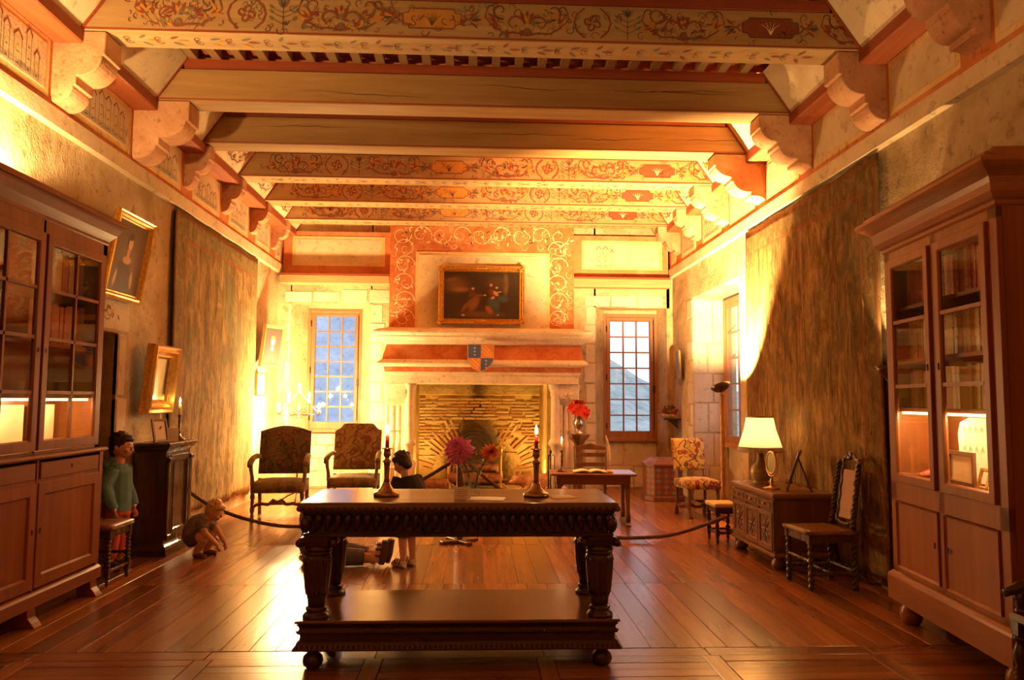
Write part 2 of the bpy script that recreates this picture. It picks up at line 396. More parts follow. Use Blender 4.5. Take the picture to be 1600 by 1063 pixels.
window('window_3', -11.22, -9.22, .78, 2.94, 3.74, RZ(-pi/2), nx=4, nz=5, label='side window deep in the recess seen edge on')

# ---------------------------------------------------------------- ceiling
ce = struct(MB().box(-4, 4, -3.6, 13.1, 4.64, 4.8).build('ceiling', RED), 'red boarded ceiling over painted beams')
BY = [4.42, 5.62, 6.95, 8.13, 9.35, 10.52, 11.62]; BT = .28; BZ = 4.16
jm = MB().box(-.038, .038, -.5, .5, 4.545, 4.64); jo = None
for bi in range(len(BY)-1):
    y0, y1 = BY[bi]+BT, BY[bi+1]
    if bi > 2: continue
    x = -2.62
    while x < 2.7:
        if jo is None: jo = jm.build('joist', BEAMP, ce); o = jo
        else: o = jo.copy(); COL.objects.link(o)
        o.location = (x, (y0+y1)/2, 0); o.scale = (1, y1-y0, 1); x += .213
# painted ornament: ribbons and petals laid on a surface by place(u, v)
LAYER = [0]
def layered(place):      # every brush stroke lies a hair above the one before it
    LAYER[0] = (LAYER[0]+1) % 48; k = LAYER[0]*.05
    return lambda u, v: place(u, v, k)
def stroke(b, pts, w0, w1, mat, place):
    n = len(pts); vs = []; fs = []; place = layered(place)
    for i, (x, y) in enumerate(pts):
        xa, ya = pts[max(i-1, 0)]; xb, yb = pts[min(i+1, n-1)]; dx, dy = xb-xa, yb-ya; l = math.hypot(dx, dy) or 1
        wd = (w0+(w1-w0)*i/(n-1))/2; vs += [place(x-dy/l*wd, y+dx/l*wd), place(x+dy/l*wd, y-dx/l*wd)]
    for i in range(n-1): fs.append((2*i, 2*i+1, 2*i+3, 2*i+2))
    b.add(vs, fs, mat)
def petal(b, x, y, a, ln, wd, mat, place, n=6):
    pts = []; place = layered(place)
    for i in range(n+1): t = i/n; pts.append((ln*t, wd/2*math.sin(pi*t**.8)))
    for i in range(n-1, 0, -1): t = i/n; pts.append((ln*t, -wd/2*math.sin(pi*t**.8)))
    b.add([place(x+p*math.cos(a)-q*math.sin(a), y+p*math.sin(a)+q*math.cos(a)) for p, q in pts], [tuple(range(len(pts)))], mat)
def spiral(x, y, a0, r0, turns, sgn=1, n=20, end=.12):
    P = []
    cx, cy = x-r0*math.cos(a0), y-r0*math.sin(a0)
    for i in range(n+1):
        t = i/n; r = r0*(1-(1-end)*t); a = a0+sgn*turns*2*pi*t; P.append((cx+r*math.cos(a), cy+r*math.sin(a)))
    return P
def flower(b, x, y, a, s, place, m1, m2, rnd):
    for k in (-.55, 0, .55): petal(b, x, y, a+k, s, s*.38, m1, place)
    for k in (-.28, .28): petal(b, x, y, a+k, s*.8, s*.22, m2, place)
def scrolls(b, L, Hh, place, rnd, mats, dens=1.0):
    D, Rr, O, G = mats; x = -L/2+.12; c = 0; k = 0
    while x < L/2-.1:
        h = Hh*.46
        kind = k % 4
        if kind in (0, 2):      # mirrored scroll group about x+.34
            mx = x+.36
            for s in (-1, 1):
                q = lambda u, v, k=0, s=s, mx=mx: place(mx+s*u, v, k)
                stroke(b, spiral(.02, -h*.2, pi, h*.62, .95, -1), .016, .007, Rr, q)
                stroke(b, spiral(.18, h*.1, -pi*.6, h*.55, 1.05, 1), .015, .006, Rr if kind else D, q)
                stroke(b, [(0, -h*.9), (.08, -h*.75), (.17, -h*.78), (.26, -h*.35), (.32, h*.2), (.30, h*.8)], .017, .009, Rr, q)
                stroke(b, spiral(.30, h*.75, 0, h*.28, .8, 1, 12), .010, .005, D, q)
                for _ in range(int(12*dens)):
                    petal(b, rnd.uniform(.02,.32), rnd.uniform(-h*.8,h*.7), rnd.uniform(-pi,pi), rnd.uniform(.05,.085), rnd.uniform(.018,.03), rnd.choice((Rr,O,G,Rr,O)), q)
                flower(b, .24, -h*.15, rnd.uniform(-.4,1.2), .09, q, O, Rr, rnd)
                for _ in range(5): stroke(b, spiral(rnd.uniform(.03,.33), rnd.uniform(-h*.75,h*.75), rnd.uniform(-pi,pi), rnd.uniform(.022,.04), 1.0, rnd.choice((-1,1)), 10), .006, .003, rnd.choice((Rr,D,Rr)), q)
                for e in range(4): stroke(b, [(.03+e*.05, -h*.95), (.05+e*.05, -h*.55+rnd.uniform(-.03,.03)), (.09+e*.045, -h*.2)], .004, .002, D, q)
            flower(b, mx, -h*.1, pi/2, .10, place, Rr, O, rnd); flower(b, mx, -h*.4, -pi/2, .07, place, Rr, G, rnd)
            x += .74
        elif kind == 1:         # knot with four hearts and a standing plant
            mx = x+.12
            for a in range(4):
                aa = pi/4+a*pi/2; stroke(b, spiral(mx+.012*math.cos(aa), .012*math.sin(aa), aa+pi/2, h*.30, .9, -1, 12), .019, .008, Rr, place)
            for s in (-1, 1): stroke(b, [(mx+s*.06, h*.95), (mx+s*.12, h*.5), (mx+s*.14, 0), (mx+s*.12, -h*.5), (mx+s*.06, -h*.95)], .014, .014, Rr, place)
            px = mx+.27
            stroke(b, [(px, -h), (px, h*.5)], .006, .004, D, place); flower(b, px, h*.4, pi/2, .08, place, G, D, rnd)
            for s in (-1, 1):
                for e in (-.6, -.2, .1): stroke(b, [(px, h*e), (px+s*.05, h*e+.02), (px+s*.09, h*e+.05)], .005, .002, D, place); petal(b, px+s*.07, h*e+.03, pi/2-s*.9, .05, .016, G, place)
            x += .46
        else:                   # cartouche with coloured field
            mx = x+.30; wq, hq = .22, h*.62
            pts = [(-wq,-hq*.5),(-wq*.8,-hq*.6),(-wq*.75,-hq),(wq*.75,-hq),(wq*.8,-hq*.6),(wq,-hq*.5),(wq,hq*.5),(wq*.8,hq*.6),(wq*.75,hq),(-wq*.75,hq),(-wq*.8,hq*.6),(-wq,hq*.5)]
            b.add([place(mx+p, q_) for p, q_ in pts], [tuple(range(12))], O if c % 2 == 0 else Rr)
            pl2 = lambda u, v, k=0: place(u, v, 1+k)
            stroke(b, [(mx+p, q_) for p, q_ in pts+pts[:1]], .010, .010, Rr if c % 2 == 0 else D, pl2); c += 1
            for a in (-.9, -.4, 0, .4, .9): stroke(b, [(mx, -hq*.7), (mx+.5*hq*math.sin(a), 0), (mx+1.2*hq*math.sin(a), hq*.6*math.cos(a))], .007, .002, D if c % 2 else INKi, pl2)
            for s in (-1, 1):
                for v in (-.5, .5): stroke(b, spiral(mx+s*(wq+.02), v*h*.5, pi if s > 0 else 0, h*.32, .9, s*(1 if v > 0 else -1), 12), .014, .006, Rr, place)
                for e in range(5): petal(b, mx+s*(wq+.06), 0, (0 if s > 0 else pi)+(e-2)*.4, .10, .022, (Rr, O, D, G, Rr)[e], place)
            x += .66
        k += 1
    for _ in range(int(L*30)):
        stroke(b, spiral(rnd.uniform(-L/2+.05,L/2-.05), rnd.uniform(-Hh*.43,Hh*.43), rnd.uniform(-pi,pi), rnd.uniform(.018,.042), rnd.uniform(.5,1.1), rnd.choice((-1,1)), 10), .008, .003, rnd.choice((Rr,Rr,D,G)), place)
INKi = 4
beam_paint = {0, 1, 4, 5, 6}
for i, y in enumerate(BY):
    BM = BEAMP if i in beam_paint else BEAMD
    bo = MB().box(-XW+.02, XW-.02, y, y+BT, BZ, BZ+.30).build('ceiling_beam', BM, bevel=.008)
    bo['kind'] = 'structure'; bo['label'] = ('oak ceiling beam painted with scrolls' if i in beam_paint else 'bare cracked oak ceiling beam')
    MB().box(-2.7, 2.7, y-.012, y+BT+.012, BZ+.30, BZ+.385).build('top_board', REDW, bo)
    MB().box(-2.93, 2.93, y-.002, y+.004, BZ+.006, BZ+.020).build('edge_stripe', REDW, bo)
    rnd = random.Random(40+i)
    if i in beam_paint and i > 0:
        b = MB(); scrolls(b, 5.45, .27, lambda u, v, k=0, y=y: (u, y-.0015-.0007*k, BZ+.158+v), rnd, (0,1,2,3), 1.0)
        b.build('painted_scrollwork', [INKD, INKR, INKO, INKG, INKP], bo, kind='stuff', normals=False)
        b = MB(); L2 = 5.3; u = -L2/2
        while u < L2/2:
            pl = lambda p, q, k=0, y=y: (p, y+BT/2+q, BZ-.0015-.0007*k)
            for s in (-1, 1):
                stroke(b, spiral(u, s*.02, s*pi/2, .05, .8, s, 10), .010, .004, rnd.choice((0,1)), pl)
                petal(b, u+.08, s*.03, s*rnd.uniform(.2,1.2), .09, .03, rnd.choice((1,2,3)), pl)
            petal(b, u+.12, 0, 0, .1, .035, rnd.choice((1,2)), pl); u += rnd.uniform(.2,.3)
        b.build('painted_underside', [INKD, INKR, INKO, INKG], bo, kind='stuff', normals=False)
    elif i > 0:
        b = MB()
        for q in range(4):
            x = rnd.uniform(-2.5, -1.2)+q*1.2; z = BZ+rnd.uniform(.12,.22); P = []
            for e in range(14): P.append((x, z)); x += rnd.uniform(.05,.14); z += rnd.uniform(-.012,.012)
            pl = lambda u_, v_, k=0, y=y: (u_, y-.0012, v_)
            stroke(b, P[:8], .001, .008, 0, pl); stroke(b, P[7:], .008, .001, 0, pl)
        b.build('drying_crack', GAP, bo, kind='stuff', normals=False)
# cove panels, wall plates
edge_y = [BY[0]-.9]+BY+[YB]
for s in (-1, 1):
    for i in range(len(BY)):
        y0, y1 = BY[i]+BT, (BY[i+1] if i+1 < len(BY) else YB)
        a, c = s*2.955, s*2.685
        b = MB().prism([(a, BZ+.012), (a-s*.012, BZ+.002), (c-s*.012, BZ+.395), (c, BZ+.405)], 'y', y0, y1)
        p = b.build('cove_panel', CREAM, ce)
        for ya in (y0, y1-.025):
            MB().prism([(a-s*.010, BZ+.0), (a-s*.018, BZ-.006), (c-s*.018, BZ+.387), (c-s*.010, BZ+.395)], 'y', ya, ya+.025).build('red_border', REDW, p)
        if i in (3, 4, 5):
            rnd = random.Random(70+i); b = MB()
            def pl(u, v, k=0, y0=y0, y1=y1): t = .5+v/.48; return V((a+(c-a)*t - s*(.0145+.0006*k), (y0+y1)/2+u, BZ+.006+.39*t-.004))
            scrolls(b, y1-y0-.1, .36, pl, rnd, (0,1,2,3), .8); b.build('painted_sprigs', [INKD, INKR, INKO, INKG, INKP], p, kind='stuff', normals=False)
    x0, x1 = sorted((s*2.93, s*3.2))
    struct(MB().box(x0, x1, 3.0, YB, BZ-.10, BZ+.012).build('trim_1' if s < 0 else 'trim_2', REDWY, bevel=.01), 'red painted wall plate under the beam ends')
# corbels
def corbel_profile(kind):
    P = [(0, 0)]
    def arc(cx, cz, r, a0, a1, n=8):
        for i in range(n+1): a = a0+(a1-a0)*i/n; P.append((cx+r*math.cos(a), cz+r*math.sin(a)))
    if kind == 0:
        arc(.05, .13, .13, -pi/2, 0); P.append((.20, .13)); P.append((.20, .20)); arc(.22, .36, .16, -pi/2+.1, 0); P.append((.40, .36)); P.append((.40, .54))
    else:
        arc(.10, .0, .10, pi, pi/2, 6); P.append((.13,.10)); P.append((.13,.14)); arc(.15, .26, .12, -pi/2+.2, -.1); P.append((.285,.25)); P.append((.285,.29)); arc(.29, .42, .12, -pi/2+.2, 0); P.append((.42,.42)); P.append((.42,.54))
    P.append((0, .54)); return P
for s in (-1, 1):
    for i, y in enumerate(BY):
        if i == 0 and s < 0: continue
        kind = 0 if s < 0 or i == 1 else 1
        kx, kz, kt = ((1,1,1),(1.0,1,1),(1.3,1,1),(.72,.85,.62),(.68,.8,.6),(.68,.8,.6),(.68,.8,.6))[i] if s < 0 else ((1,1,1),(1,1,1),(1.25,1.05,1),(1.4,1.05,1),(1.1,1,.9),(.9,.9,.8),(.9,.9,.8))[i]
        pr = [((-XW+.03+d*kx) if s < 0 else (XW-.03-d*kx), 4.155-(.54-z)*kz) for d, z in corbel_profile(kind)]
        yc_ = y+BT/2; o = MB().prism(pr, 'y', yc_-(BT/2-.01)*kt, yc_+(BT/2-.01)*kt).build('corbel', CORB, bevel=.006); o['kind'] = 'structure'; o['label'] = 'carved stone corbel under a beam end'
# frieze bands with painted panels
def castle(b, w_, h_, place, rnd):
    x = -w_*.4
    while x < w_*.38:
        tw = rnd.uniform(.05,.10); th = rnd.uniform(.4,.85)*h_
        stroke(b, [(x,-h_*.45),(x,-h_*.45+th)], .005, .005, 0, place); stroke(b, [(x+tw,-h_*.45),(x+tw,-h_*.45+th)], .005, .005, 0, place)
        stroke(b, [(x-.01,-h_*.45+th),(x+tw/2,-h_*.45+th+.05),(x+tw+.01,-h_*.45+th)], .014, .014, 1, place)
        for q in range(int(th/.08)): stroke(b, [(x+tw*.3,-h_*.4+q*.08),(x+tw*.7,-h_*.4+q*.08)], .009, .009, 0, place)
        petal(b, x+tw*.5, -h_*.3, pi/2, th*.5, tw*.5, 2, lambda u, v, k=0: place(u, v, -.4)); x += tw+rnd.uniform(.01,.06)
    for q in range(4): stroke(b, [(-w_*.45, -h_*.46+q*.014), (0, -h_*.45+q*.012), (w_*.45, -h_*.47+q*.015)], .003, .003, 0, place)
def frieze(nm, parent, X, s):     # along y at wall X, facing -s
    b = MB(); x0, x1 = sorted((X, X-s*.055)); b.box(x0, x1, 2.0, YB-.05, 3.585, BZ-.02)
    f = b.build('frieze_band', RED, parent)
    x0, x1 = sorted((X, X-s*.07)); MB().box(x0, x1, 2.0, YB-.04, 3.455, 3.585).build('frieze_ledge', CREAM, parent)
    ys = [2.9]+[y+BT/2 for y in BY]+[YB]
    for i in range(len(ys)-1):
        y0, y1 = ys[i]+(.17 if i else .1), ys[i+1]-.17
        if y1-y0 < .2: y1 = y0+.25
        if y1 > YB-.1: y1 = YB-.1
        yc, W_ = (y0+y1)/2, y1-y0; z0, z1 = 3.63, 4.055; zc, H_ = (z0+z1)/2, z1-z0
        xa = X-s*.053; xb = X-s*.060
        p = MB().box(min(xa,xb), max(xa,xb), y0, y1, z0, z1).build('frieze_panel', YELLOWP, f)
        xc = X-s*.0625
        MB().box(min(xb,xc), max(xb,xc), y0+.05, y1-.05, z0+.045, z1-.045).build('panel_field', CREAM, p)
        rnd = random.Random(90+i); b = MB(); pl = lambda u, v, k=0: (X-s*(.0635+.0003*(k+1)), yc+s*u, zc+v)
        castle(b, W_-.14, H_-.1, pl, rnd)
        if s < 0 or i in (5, 6): b.build('sketched_castle', [INKG, INKR, YELLOWP], p, kind='stuff', normals=False)
frieze('l', wl, -XW, -1); frieze('r', wr, XW, 1)
for k, (x0, x1) in enumerate(((-3.12, -1.40), (1.55, 3.12))):
    f = MB().box(x0, x1, YB-.05, YB, 3.42, 4.14).build('frieze_band', RED, wb)
    p = MB().box(x0+.14, x1-.10, YB-.056, YB-.04, 3.58, 4.06).build('frieze_panel', YELLOWP, f)
    MB().box(x0+.20, x1-.16, YB-.059, YB-.05, 3.63, 4.01).build('panel_field', CREAM, p)
    if k == 1:
        b = MB(); castle(b, .5, .4, lambda u, v, q=0: (x0+.55+u*.8, YB-.0605-.0003*(q+1), 3.80+v), random.Random(5)); b.build('sketched_castle', [INKG, INKR, YELLOWP], p, kind='stuff', normals=False)
    lw = MB().box(x0-.02, x1+.0, YB-.22, YB, 3.27, 3.41).build('ledge_beam', BEAMP, wb, bevel=.01)
    MB().box(x0-.02, x1, YB-.225, YB-.02, 3.411, 3.43).build('ledge_cap', REDW, lw)

# ---------------------------------------------------------------- outside: hillside, field, trees
HILL = m_stonewall('hazy_wooded_slope', (.22,.28,.27), (.36,.42,.42), (.50,.54,.54), .4, .5)
HILLB = m_stonewall('blue_hazy_slope', (.32,.37,.50), (.44,.50,.64), (.56,.60,.72), .4, .35)  # bluish distance haze is mixed into both slope colours
FIELD = plain('pale_field_grass', (.52,.52,.42), .95, var=.2, scale=.2)
def terrain(nm, fn, nu, nv, m, lab):
    o = MB().surf(fn, nu, nv).build(nm, m); return struct(o, lab)
rt = random.Random(3)
hn = [(rt.uniform(.02,.12), rt.uniform(.02,.12), rt.uniform(0,6), rt.uniform(.5,2.2)) for _ in range(9)]
bum = lambda x, y: sum(a*math.sin(p*x+q*y+r) for p, q, r, a in hn)
terrain('ground_outside', lambda u, v: (-160+320*u, 13.6+60*v, -3.0), 8, 4, FIELD, 'pale field outside the windows')
terrain('hill_slope', lambda u, v: (-150+152*u, 60+60*v+.1*bum(u*150, v*90), -4+64*v+.25*bum(u*190, v*120)), 70, 40, HILLB, 'blue hazy wooded hillside')
def hill2(u, v):
    x = 3+70*u; crest = 5.2*math.exp(-((x-13)/5)**2)+2.5*math.exp(-((x-24)/9)**2)+1
    return (x, 58+26*v, -4+(crest+4)*v+.5*bum(x*3, v*60)*v)
terrain('hill_knoll', hill2, 60, 24, HILL, 'dark wooded knoll below the pale sky')
# ================================================================ fireplace
HOOD = m_stonewall('chimney_stone', (.62,.50,.33), (.72,.61,.43), (.78,.68,.50), .12, 2)
def m_scarlet(name):
    return m_stonewall(name, (.42,.105,.032), (.52,.165,.058), (.60,.26,.11), .08, 2.2)
SCARLET = m_scarlet('faded_vermilion_plaster')
FX, FY = .06, 11.9
fp = thing('fireplace', 'monumental stone fireplace with vermilion painted chimney breast', 'fireplace', (FX, FY, 0))
def usweep(x0, x1, yf, yb, prof, mats):
    b = MB()
    for k in range(len(prof)-1):
        (o0, z0), (o1, z1) = prof[k], prof[k+1]
        A = [(x0-o0,yb,z0),(x0-o0,yf-o0,z0),(x1+o0,yf-o0,z0),(x1+o0,yb,z0)]; B = [(x0-o1,yb,z1),(x0-o1,yf-o1,z1),(x1+o1,yf-o1,z1),(x1+o1,yb,z1)]
        b.add(A+B, [(0,1,5,4),(1,2,6,5),(2,3,7,6)], mats[k])
    return b
hx0, hx1, hyf, hyb = -1.43, 1.50, -.33, .5
def closed(prof):  # thin solid: add bottom and top caps
    b = usweep(hx0, hx1, hyf, hyb, prof, [0]*(len(prof)-1))
    for (o, z) in (prof[0], prof[-1]): b.add([(hx0-o,hyb,z),(hx0-o,hyf-o,z),(hx1+o,hyf-o,z),(hx1+o,hyb,z)], [(0,1,2,3)])
    return b
closed([(-.02,1.69),(-.02,1.80),(.0,1.82),(.01,1.86)]).build('lintel', HOOD, fp)
closed([(.01,1.862),(.02,1.935)]).build('lower_frieze', SCARLET, fp)
closed([(.03,1.937),(.06,1.945),(.10,1.96),(.115,1.985),(.10,2.01),(.07,2.03),(.06,2.045)]).build('lower_moulding', HOOD, fp)
closed([(.045,2.047),(.03,2.12),(.0,2.22),(-.01,2.27)]).build('upper_frieze', SCARLET, fp)
closed([(.02,2.272),(.05,2.29),(.06,2.31),(.07,2.33),(.11,2.36),(.13,2.38),(.13,2.40),(.16,2.425),(.17,2.445),(.17,2.47),(.10,2.50),(-.03,2.53)]).build('mantel_cornice', HOOD, fp)
MB().box(-1.43, 1.45, .02, .5, 2.46, 4.45).build('chimney_breast', SCARLET, fp)
# scroll painting on the breast, pale on red, round a cream panel
b = MB(); rnd = random.Random(12); yy = .0185
def plc(u, v, k=0): return (u, yy-.0008*k, v)
for s in (-1, 1):
    for z in (2.7, 2.98, 3.26, 3.54, 3.8):
        c = s*1.2; sg = 1 if int(z*10) % 2 else -1
        stroke(b, spiral(c+.16*sg, z, 0 if sg > 0 else pi, .17, 1.3, sg, 26), .012, .005, 0, plc)
        for q in range(7): petal(b, c+rnd.uniform(-.14,.14), z+rnd.uniform(-.13,.13), rnd.uniform(-pi,pi), .07, .022, rnd.choice((0,0,1)), plc)
x = -1.25
while x < 1.3:
    sg = 1 if int(x*10) % 2 else -1
    stroke(b, spiral(x+.15, 4.02, 0, .16, 1.2, sg, 26), .012, .005, 0, plc)
    stroke(b, [(x-.1, 3.86), (x+.05, 3.9), (x+.2, 4.16), (x+.3, 4.18)], .010, .006, 1, plc)
    for q in range(8): petal(b, x+rnd.uniform(-.12,.18), 4.02+rnd.uniform(-.14,.14), rnd.uniform(-pi,pi), .07, .024, rnd.choice((0,0,1,2)), plc)
    x += .31
for q in range(150):
    if q % 2: x, z = rnd.choice((-1,1))*rnd.uniform(1.1,1.36), rnd.uniform(2.6,3.85)
    else: x, z = rnd.uniform(-1.35,1.35), rnd.uniform(3.84,4.25)
    stroke(b, spiral(x, z, rnd.uniform(-pi,pi), rnd.uniform(.03,.07), rnd.uniform(.6,1.2), rnd.choice((-1,1)), 14), .006, .003, rnd.choice((0,0,0,1)), plc)
b.build('painted_scrollwork', [INKP, INKO, INKD], fp, kind='stuff', normals=False)
MB().box(-1.03, 1.07, .012, .1, 2.5, 3.75).build('ochre_border', YELLOWP, fp)
MB().box(-.98, 1.02, .004, .1, 2.5, 3.70).build('cream_panel', CREAM, fp)
# jambs: pier, outer moulded shafts, engaged column with base and capital, console
for s in (-1, 1):
    cx = -1.10 if s < 0 else 1.16
    j = MB().box(cx-.10 if s < 0 else cx-.06, cx+.06 if s < 0 else cx+.10, -.12, .5, 0, 1.69).build('jamb', HOOD, fp, bevel=.01)
    MB().box(cx-.36 if s < 0 else cx+.10, cx-.10 if s < 0 else cx+.36, -.02, .5, 0, 1.69).build('pier', HOOD, j, bevel=.012)
    MB().lathe([(.10,0),(.10,.42),(.115,.44),(.115,.50),(.07,.54),(.07,.74),(.105,.77),(.11,.80),(.085,.84),(.068,.87),(.065,1.5),(.075,1.52),(.07,1.56),(.10,1.63),(.11,1.69)], (cx-s*.02, -.16, 0), 18).build('column', HOOD, j)
    for q, (dx, rr) in enumerate(((.15,.040),(.24,.050),(.33,.032))):
        MB().lathe([(rr*1.5,0),(rr*1.5,.7),(rr*1.7,.72),(rr*1.3,.80),(rr,.84),(rr,1.55),(rr*1.3,1.6),(rr*1.4,1.69)], (cx+s*dx, -.06+.02*q, 0), 12).build('shaft', HOOD, j)
    pr = [(-.02,1.32),(-.10,1.36),(-.20,1.46),(-.235,1.55),(-.25,1.69),(.2,1.69),(.2,1.32)]
    MB().prism(pr, 'x', cx+s*.02, cx+s*.34).build('console', HOOD, j, bevel=.012)
    for zz in (.42, .98, 1.3):  # stone joints of the pier
        MB().box(min(cx-s*.06,cx+s*.36), max(cx-s*.06,cx+s*.36), -.122, -.10, zz, zz+.006).build('joint', CREAM, j)
# hearth: back, cheeks, floor
def m_hearth():
    t = NT('sooty_ochre_masonry'); v = t.co(); a = t.noise(v, 3, 6, .65); c = t.noise(v, 22, 4, .6)
    col = t.ramp(a, [(.3, (.34,.21,.06)), (.5, (.50,.34,.11)), (.7, (.60,.43,.17))])
    g = t.n('SeparateXYZ', {0: v}); nx = t.math('ABSOLUTE', t.math('SUBTRACT', g.outputs[0], -.05))
    hgt = t.n('MapRange', {'Value': g.outputs[2], 'From Min': .45, 'From Max': 1.5, 'To Min': .52, 'To Max': .08})
    soot = t.n('MapRange', {'Value': t.math('ADD', t.math('SUBTRACT', nx, hgt.outputs[0]), t.math('MULTIPLY_ADD', c, .3, -.15)), 'From Min': -.06, 'From Max': .1, 'To Min': .85, 'To Max': 0})
    col = t.mix(soot.outputs[0], col, (.085,.045,.02)); t.P(col=col, rough=.95, spec=.1)
    t.bump(t.math('ADD', a, t.math('MULTIPLY', c, .6)), .7, .04); return t.m
HEARTH = m_hearth()
BRK = [plain('fire_brick_'+n, c, .95, var=.3, scale=20, bump=.5) for n, c in (('tan', (.46,.29,.10)), ('rust', (.42,.20,.06)), ('buff', (.54,.38,.15)))]
hb = MB().box(-1.12, 1.1, .78, .95, 0, 2.4).build('hearth_back', HEARTH, fp)
for s, xx in ((-1, -1.05), (1, 1.03)):
    a = xx; MB().prism([(a, .0), (a-s*.12+s*.12, .0), (a-s*.06, .80), (a+s*.12, .80), (a+s*.12, .0)], 'z', 0, 2.4).build('hearth_cheek', HEARTH, fp)
MB().box(-1.1, 1.1, -.05, .95, 0, .06).build('hearth_slab', SMOOTHSTONE, fp, bevel=.01)
MB().box(-1.0, .98, .70, .80, 1.52, 1.9).build('smoke_shelf', HEARTH, fp, bevel=.01)
bm = MB().box(-.5, .5, -.5, .5, -.5, .5); b0 = {}
def brick(x, z, w_, h_, rot=0, k=0, y=.785):
    if k not in b0: o = bm.build('brick', BRK[k], fp, bevel=.06); b0[k] = o
    else: o = b0[k].copy(); COL.objects.link(o)
    o.location = (x, y, z); o.scale = (w_, .05+R_.uniform(0,.02), h_); o.rotation_euler = (R_.uniform(-.06,.06), rot, R_.uniform(-.04,.04))
nb = 0
for r_ in range(27):
    z = .10+r_*.052; x = -1.0+(.11 if r_ % 2 else 0)
    while x < .98:
        w_ = R_.uniform(.17,.24); inarch = math.hypot(x+.02, z-.12) < 1.0
        ok = (not inarch and z < 1.48) or (abs(x) > .62 and z < .3 and R_.random() < .5) or (inarch and abs(x) > .3 and R_.random() < .22)
        if ok and R_.random() < .86: brick(x, z, w_*.95, .036, R_.uniform(-.04,.04), R_.choice((0,0,1,2))); nb += 1
        x += w_
for k in range(34):
    a = math.radians(14+152*k/33)
    if 66 < math.degrees(a) < 114 or R_.random() < .1: continue
    for rr in (.86, 1.02)[:2 if R_.random() < .5 else 1]:
        brick(-.02+rr*math.cos(a), .12+rr*math.sin(a), .17, .038, -a, R_.choice((1,1,0,2)), .782); nb += 1
# coat of arms on the mantel frieze
sh = thing('heraldic_shield', 'quartered blue and orange heraldic shield with gold stars on the mantel', 'shield', (FX-.005, 11.475, 2.05))
def shield_pts(w_, h_, n=10):
    P = [(-w_/2, h_*.55), (w_/2, h_*.55)]
    for i in range(n+1): t = i/n; P.append((w_/2*math.cos(t*pi/2)**.7 if t < 1 else 0, h_*.1-h_*.55*t**.9 if t else h_*.1))
    L = [(-x, z) for x, z in P[2:-1]][::-1]
    return P[:2]+P[2:]+L
SP = shield_pts(.40, .42)
ARM = RX(0.10)
MB().prism(SP, 'y', -.035, .0, M=ARM).build('shield_board', plain('shield_tan_edge', (.70,.42,.18), .5), sh)
def clip(P, xs, zs):   # quarter of the shield
    out = []
    def cut(Q, f):
        res = []
        for i in range(len(Q)):
            a, c = Q[i], Q[(i+1) % len(Q)]; fa, fc = f(a), f(c)
            if fa >= 0: res.append(a)
            if fa*fc < 0: t = fa/(fa-fc); res.append((a[0]+(c[0]-a[0])*t, a[1]+(c[1]-a[1])*t))
        return res
    Q = cut(P, lambda p: p[0]*xs); return cut(Q, lambda p: (p[1]-.02)*zs)
SI = [(x*.94, z*.94+.003) for x, z in SP]
BLUE = plain('heraldic_blue', (.07,.13,.36), .5); ORA = plain('heraldic_orange', (.72,.30,.08), .5); GOLDP = plain('gold_paint', (.80,.55,.18), .45)
for xs, zs, m in ((-1,1,BLUE),(1,1,ORA),(-1,-1,ORA),(1,-1,BLUE)):
    q = MB().prism(clip(SI, xs, zs), 'y', -.038, -.02, M=ARM).build('quarter', m, sh)
    if m is BLUE:
        for k in range(3):
            cx, cz = xs*.09+(.0 if zs > 0 else -.01), (.17 if zs > 0 else -.02)-k*.052
            st = [(cx+(.020 if i % 2 == 0 else .008)*math.sin(i*pi/5), cz+(.020 if i % 2 == 0 else .008)*math.cos(i*pi/5)) for i in range(10)]
            MB().prism(st, 'y', -.040, -.037, M=ARM).build('star', GOLDP, q)
    else:
        for k in range(3):
            o_ = -.05+k*.065; b = MB()
            pts = [(xs*.02 if zs > 0 else -.17, (.20 if zs > 0 else .0)-o_*.9), ((.17 if zs > 0 else -.02), (.04 if zs > 0 else -.14)-o_*.9)]
            cz0, cz1 = (.03, .215) if zs > 0 else (-.15, .012)
            P = []
            for t in range(9):
                x = pts[0][0]+(pts[1][0]-pts[0][0])*t/8; z = pts[0][1]+(pts[1][1]-pts[0][1])*t/8
                inside = cz0 < z < cz1 and (zs > 0 or abs(x) < .19*math.sqrt(max(0, 1-((.05-z)/.25)**2)))
                if inside: P.append((x, z))
            if len(P) > 2: stroke(b, P, .018, .018, 0, lambda u, v, k=0: ARM @ V((u, -.0388, v))); b.build('bend', [GOLDP], q, normals=False)
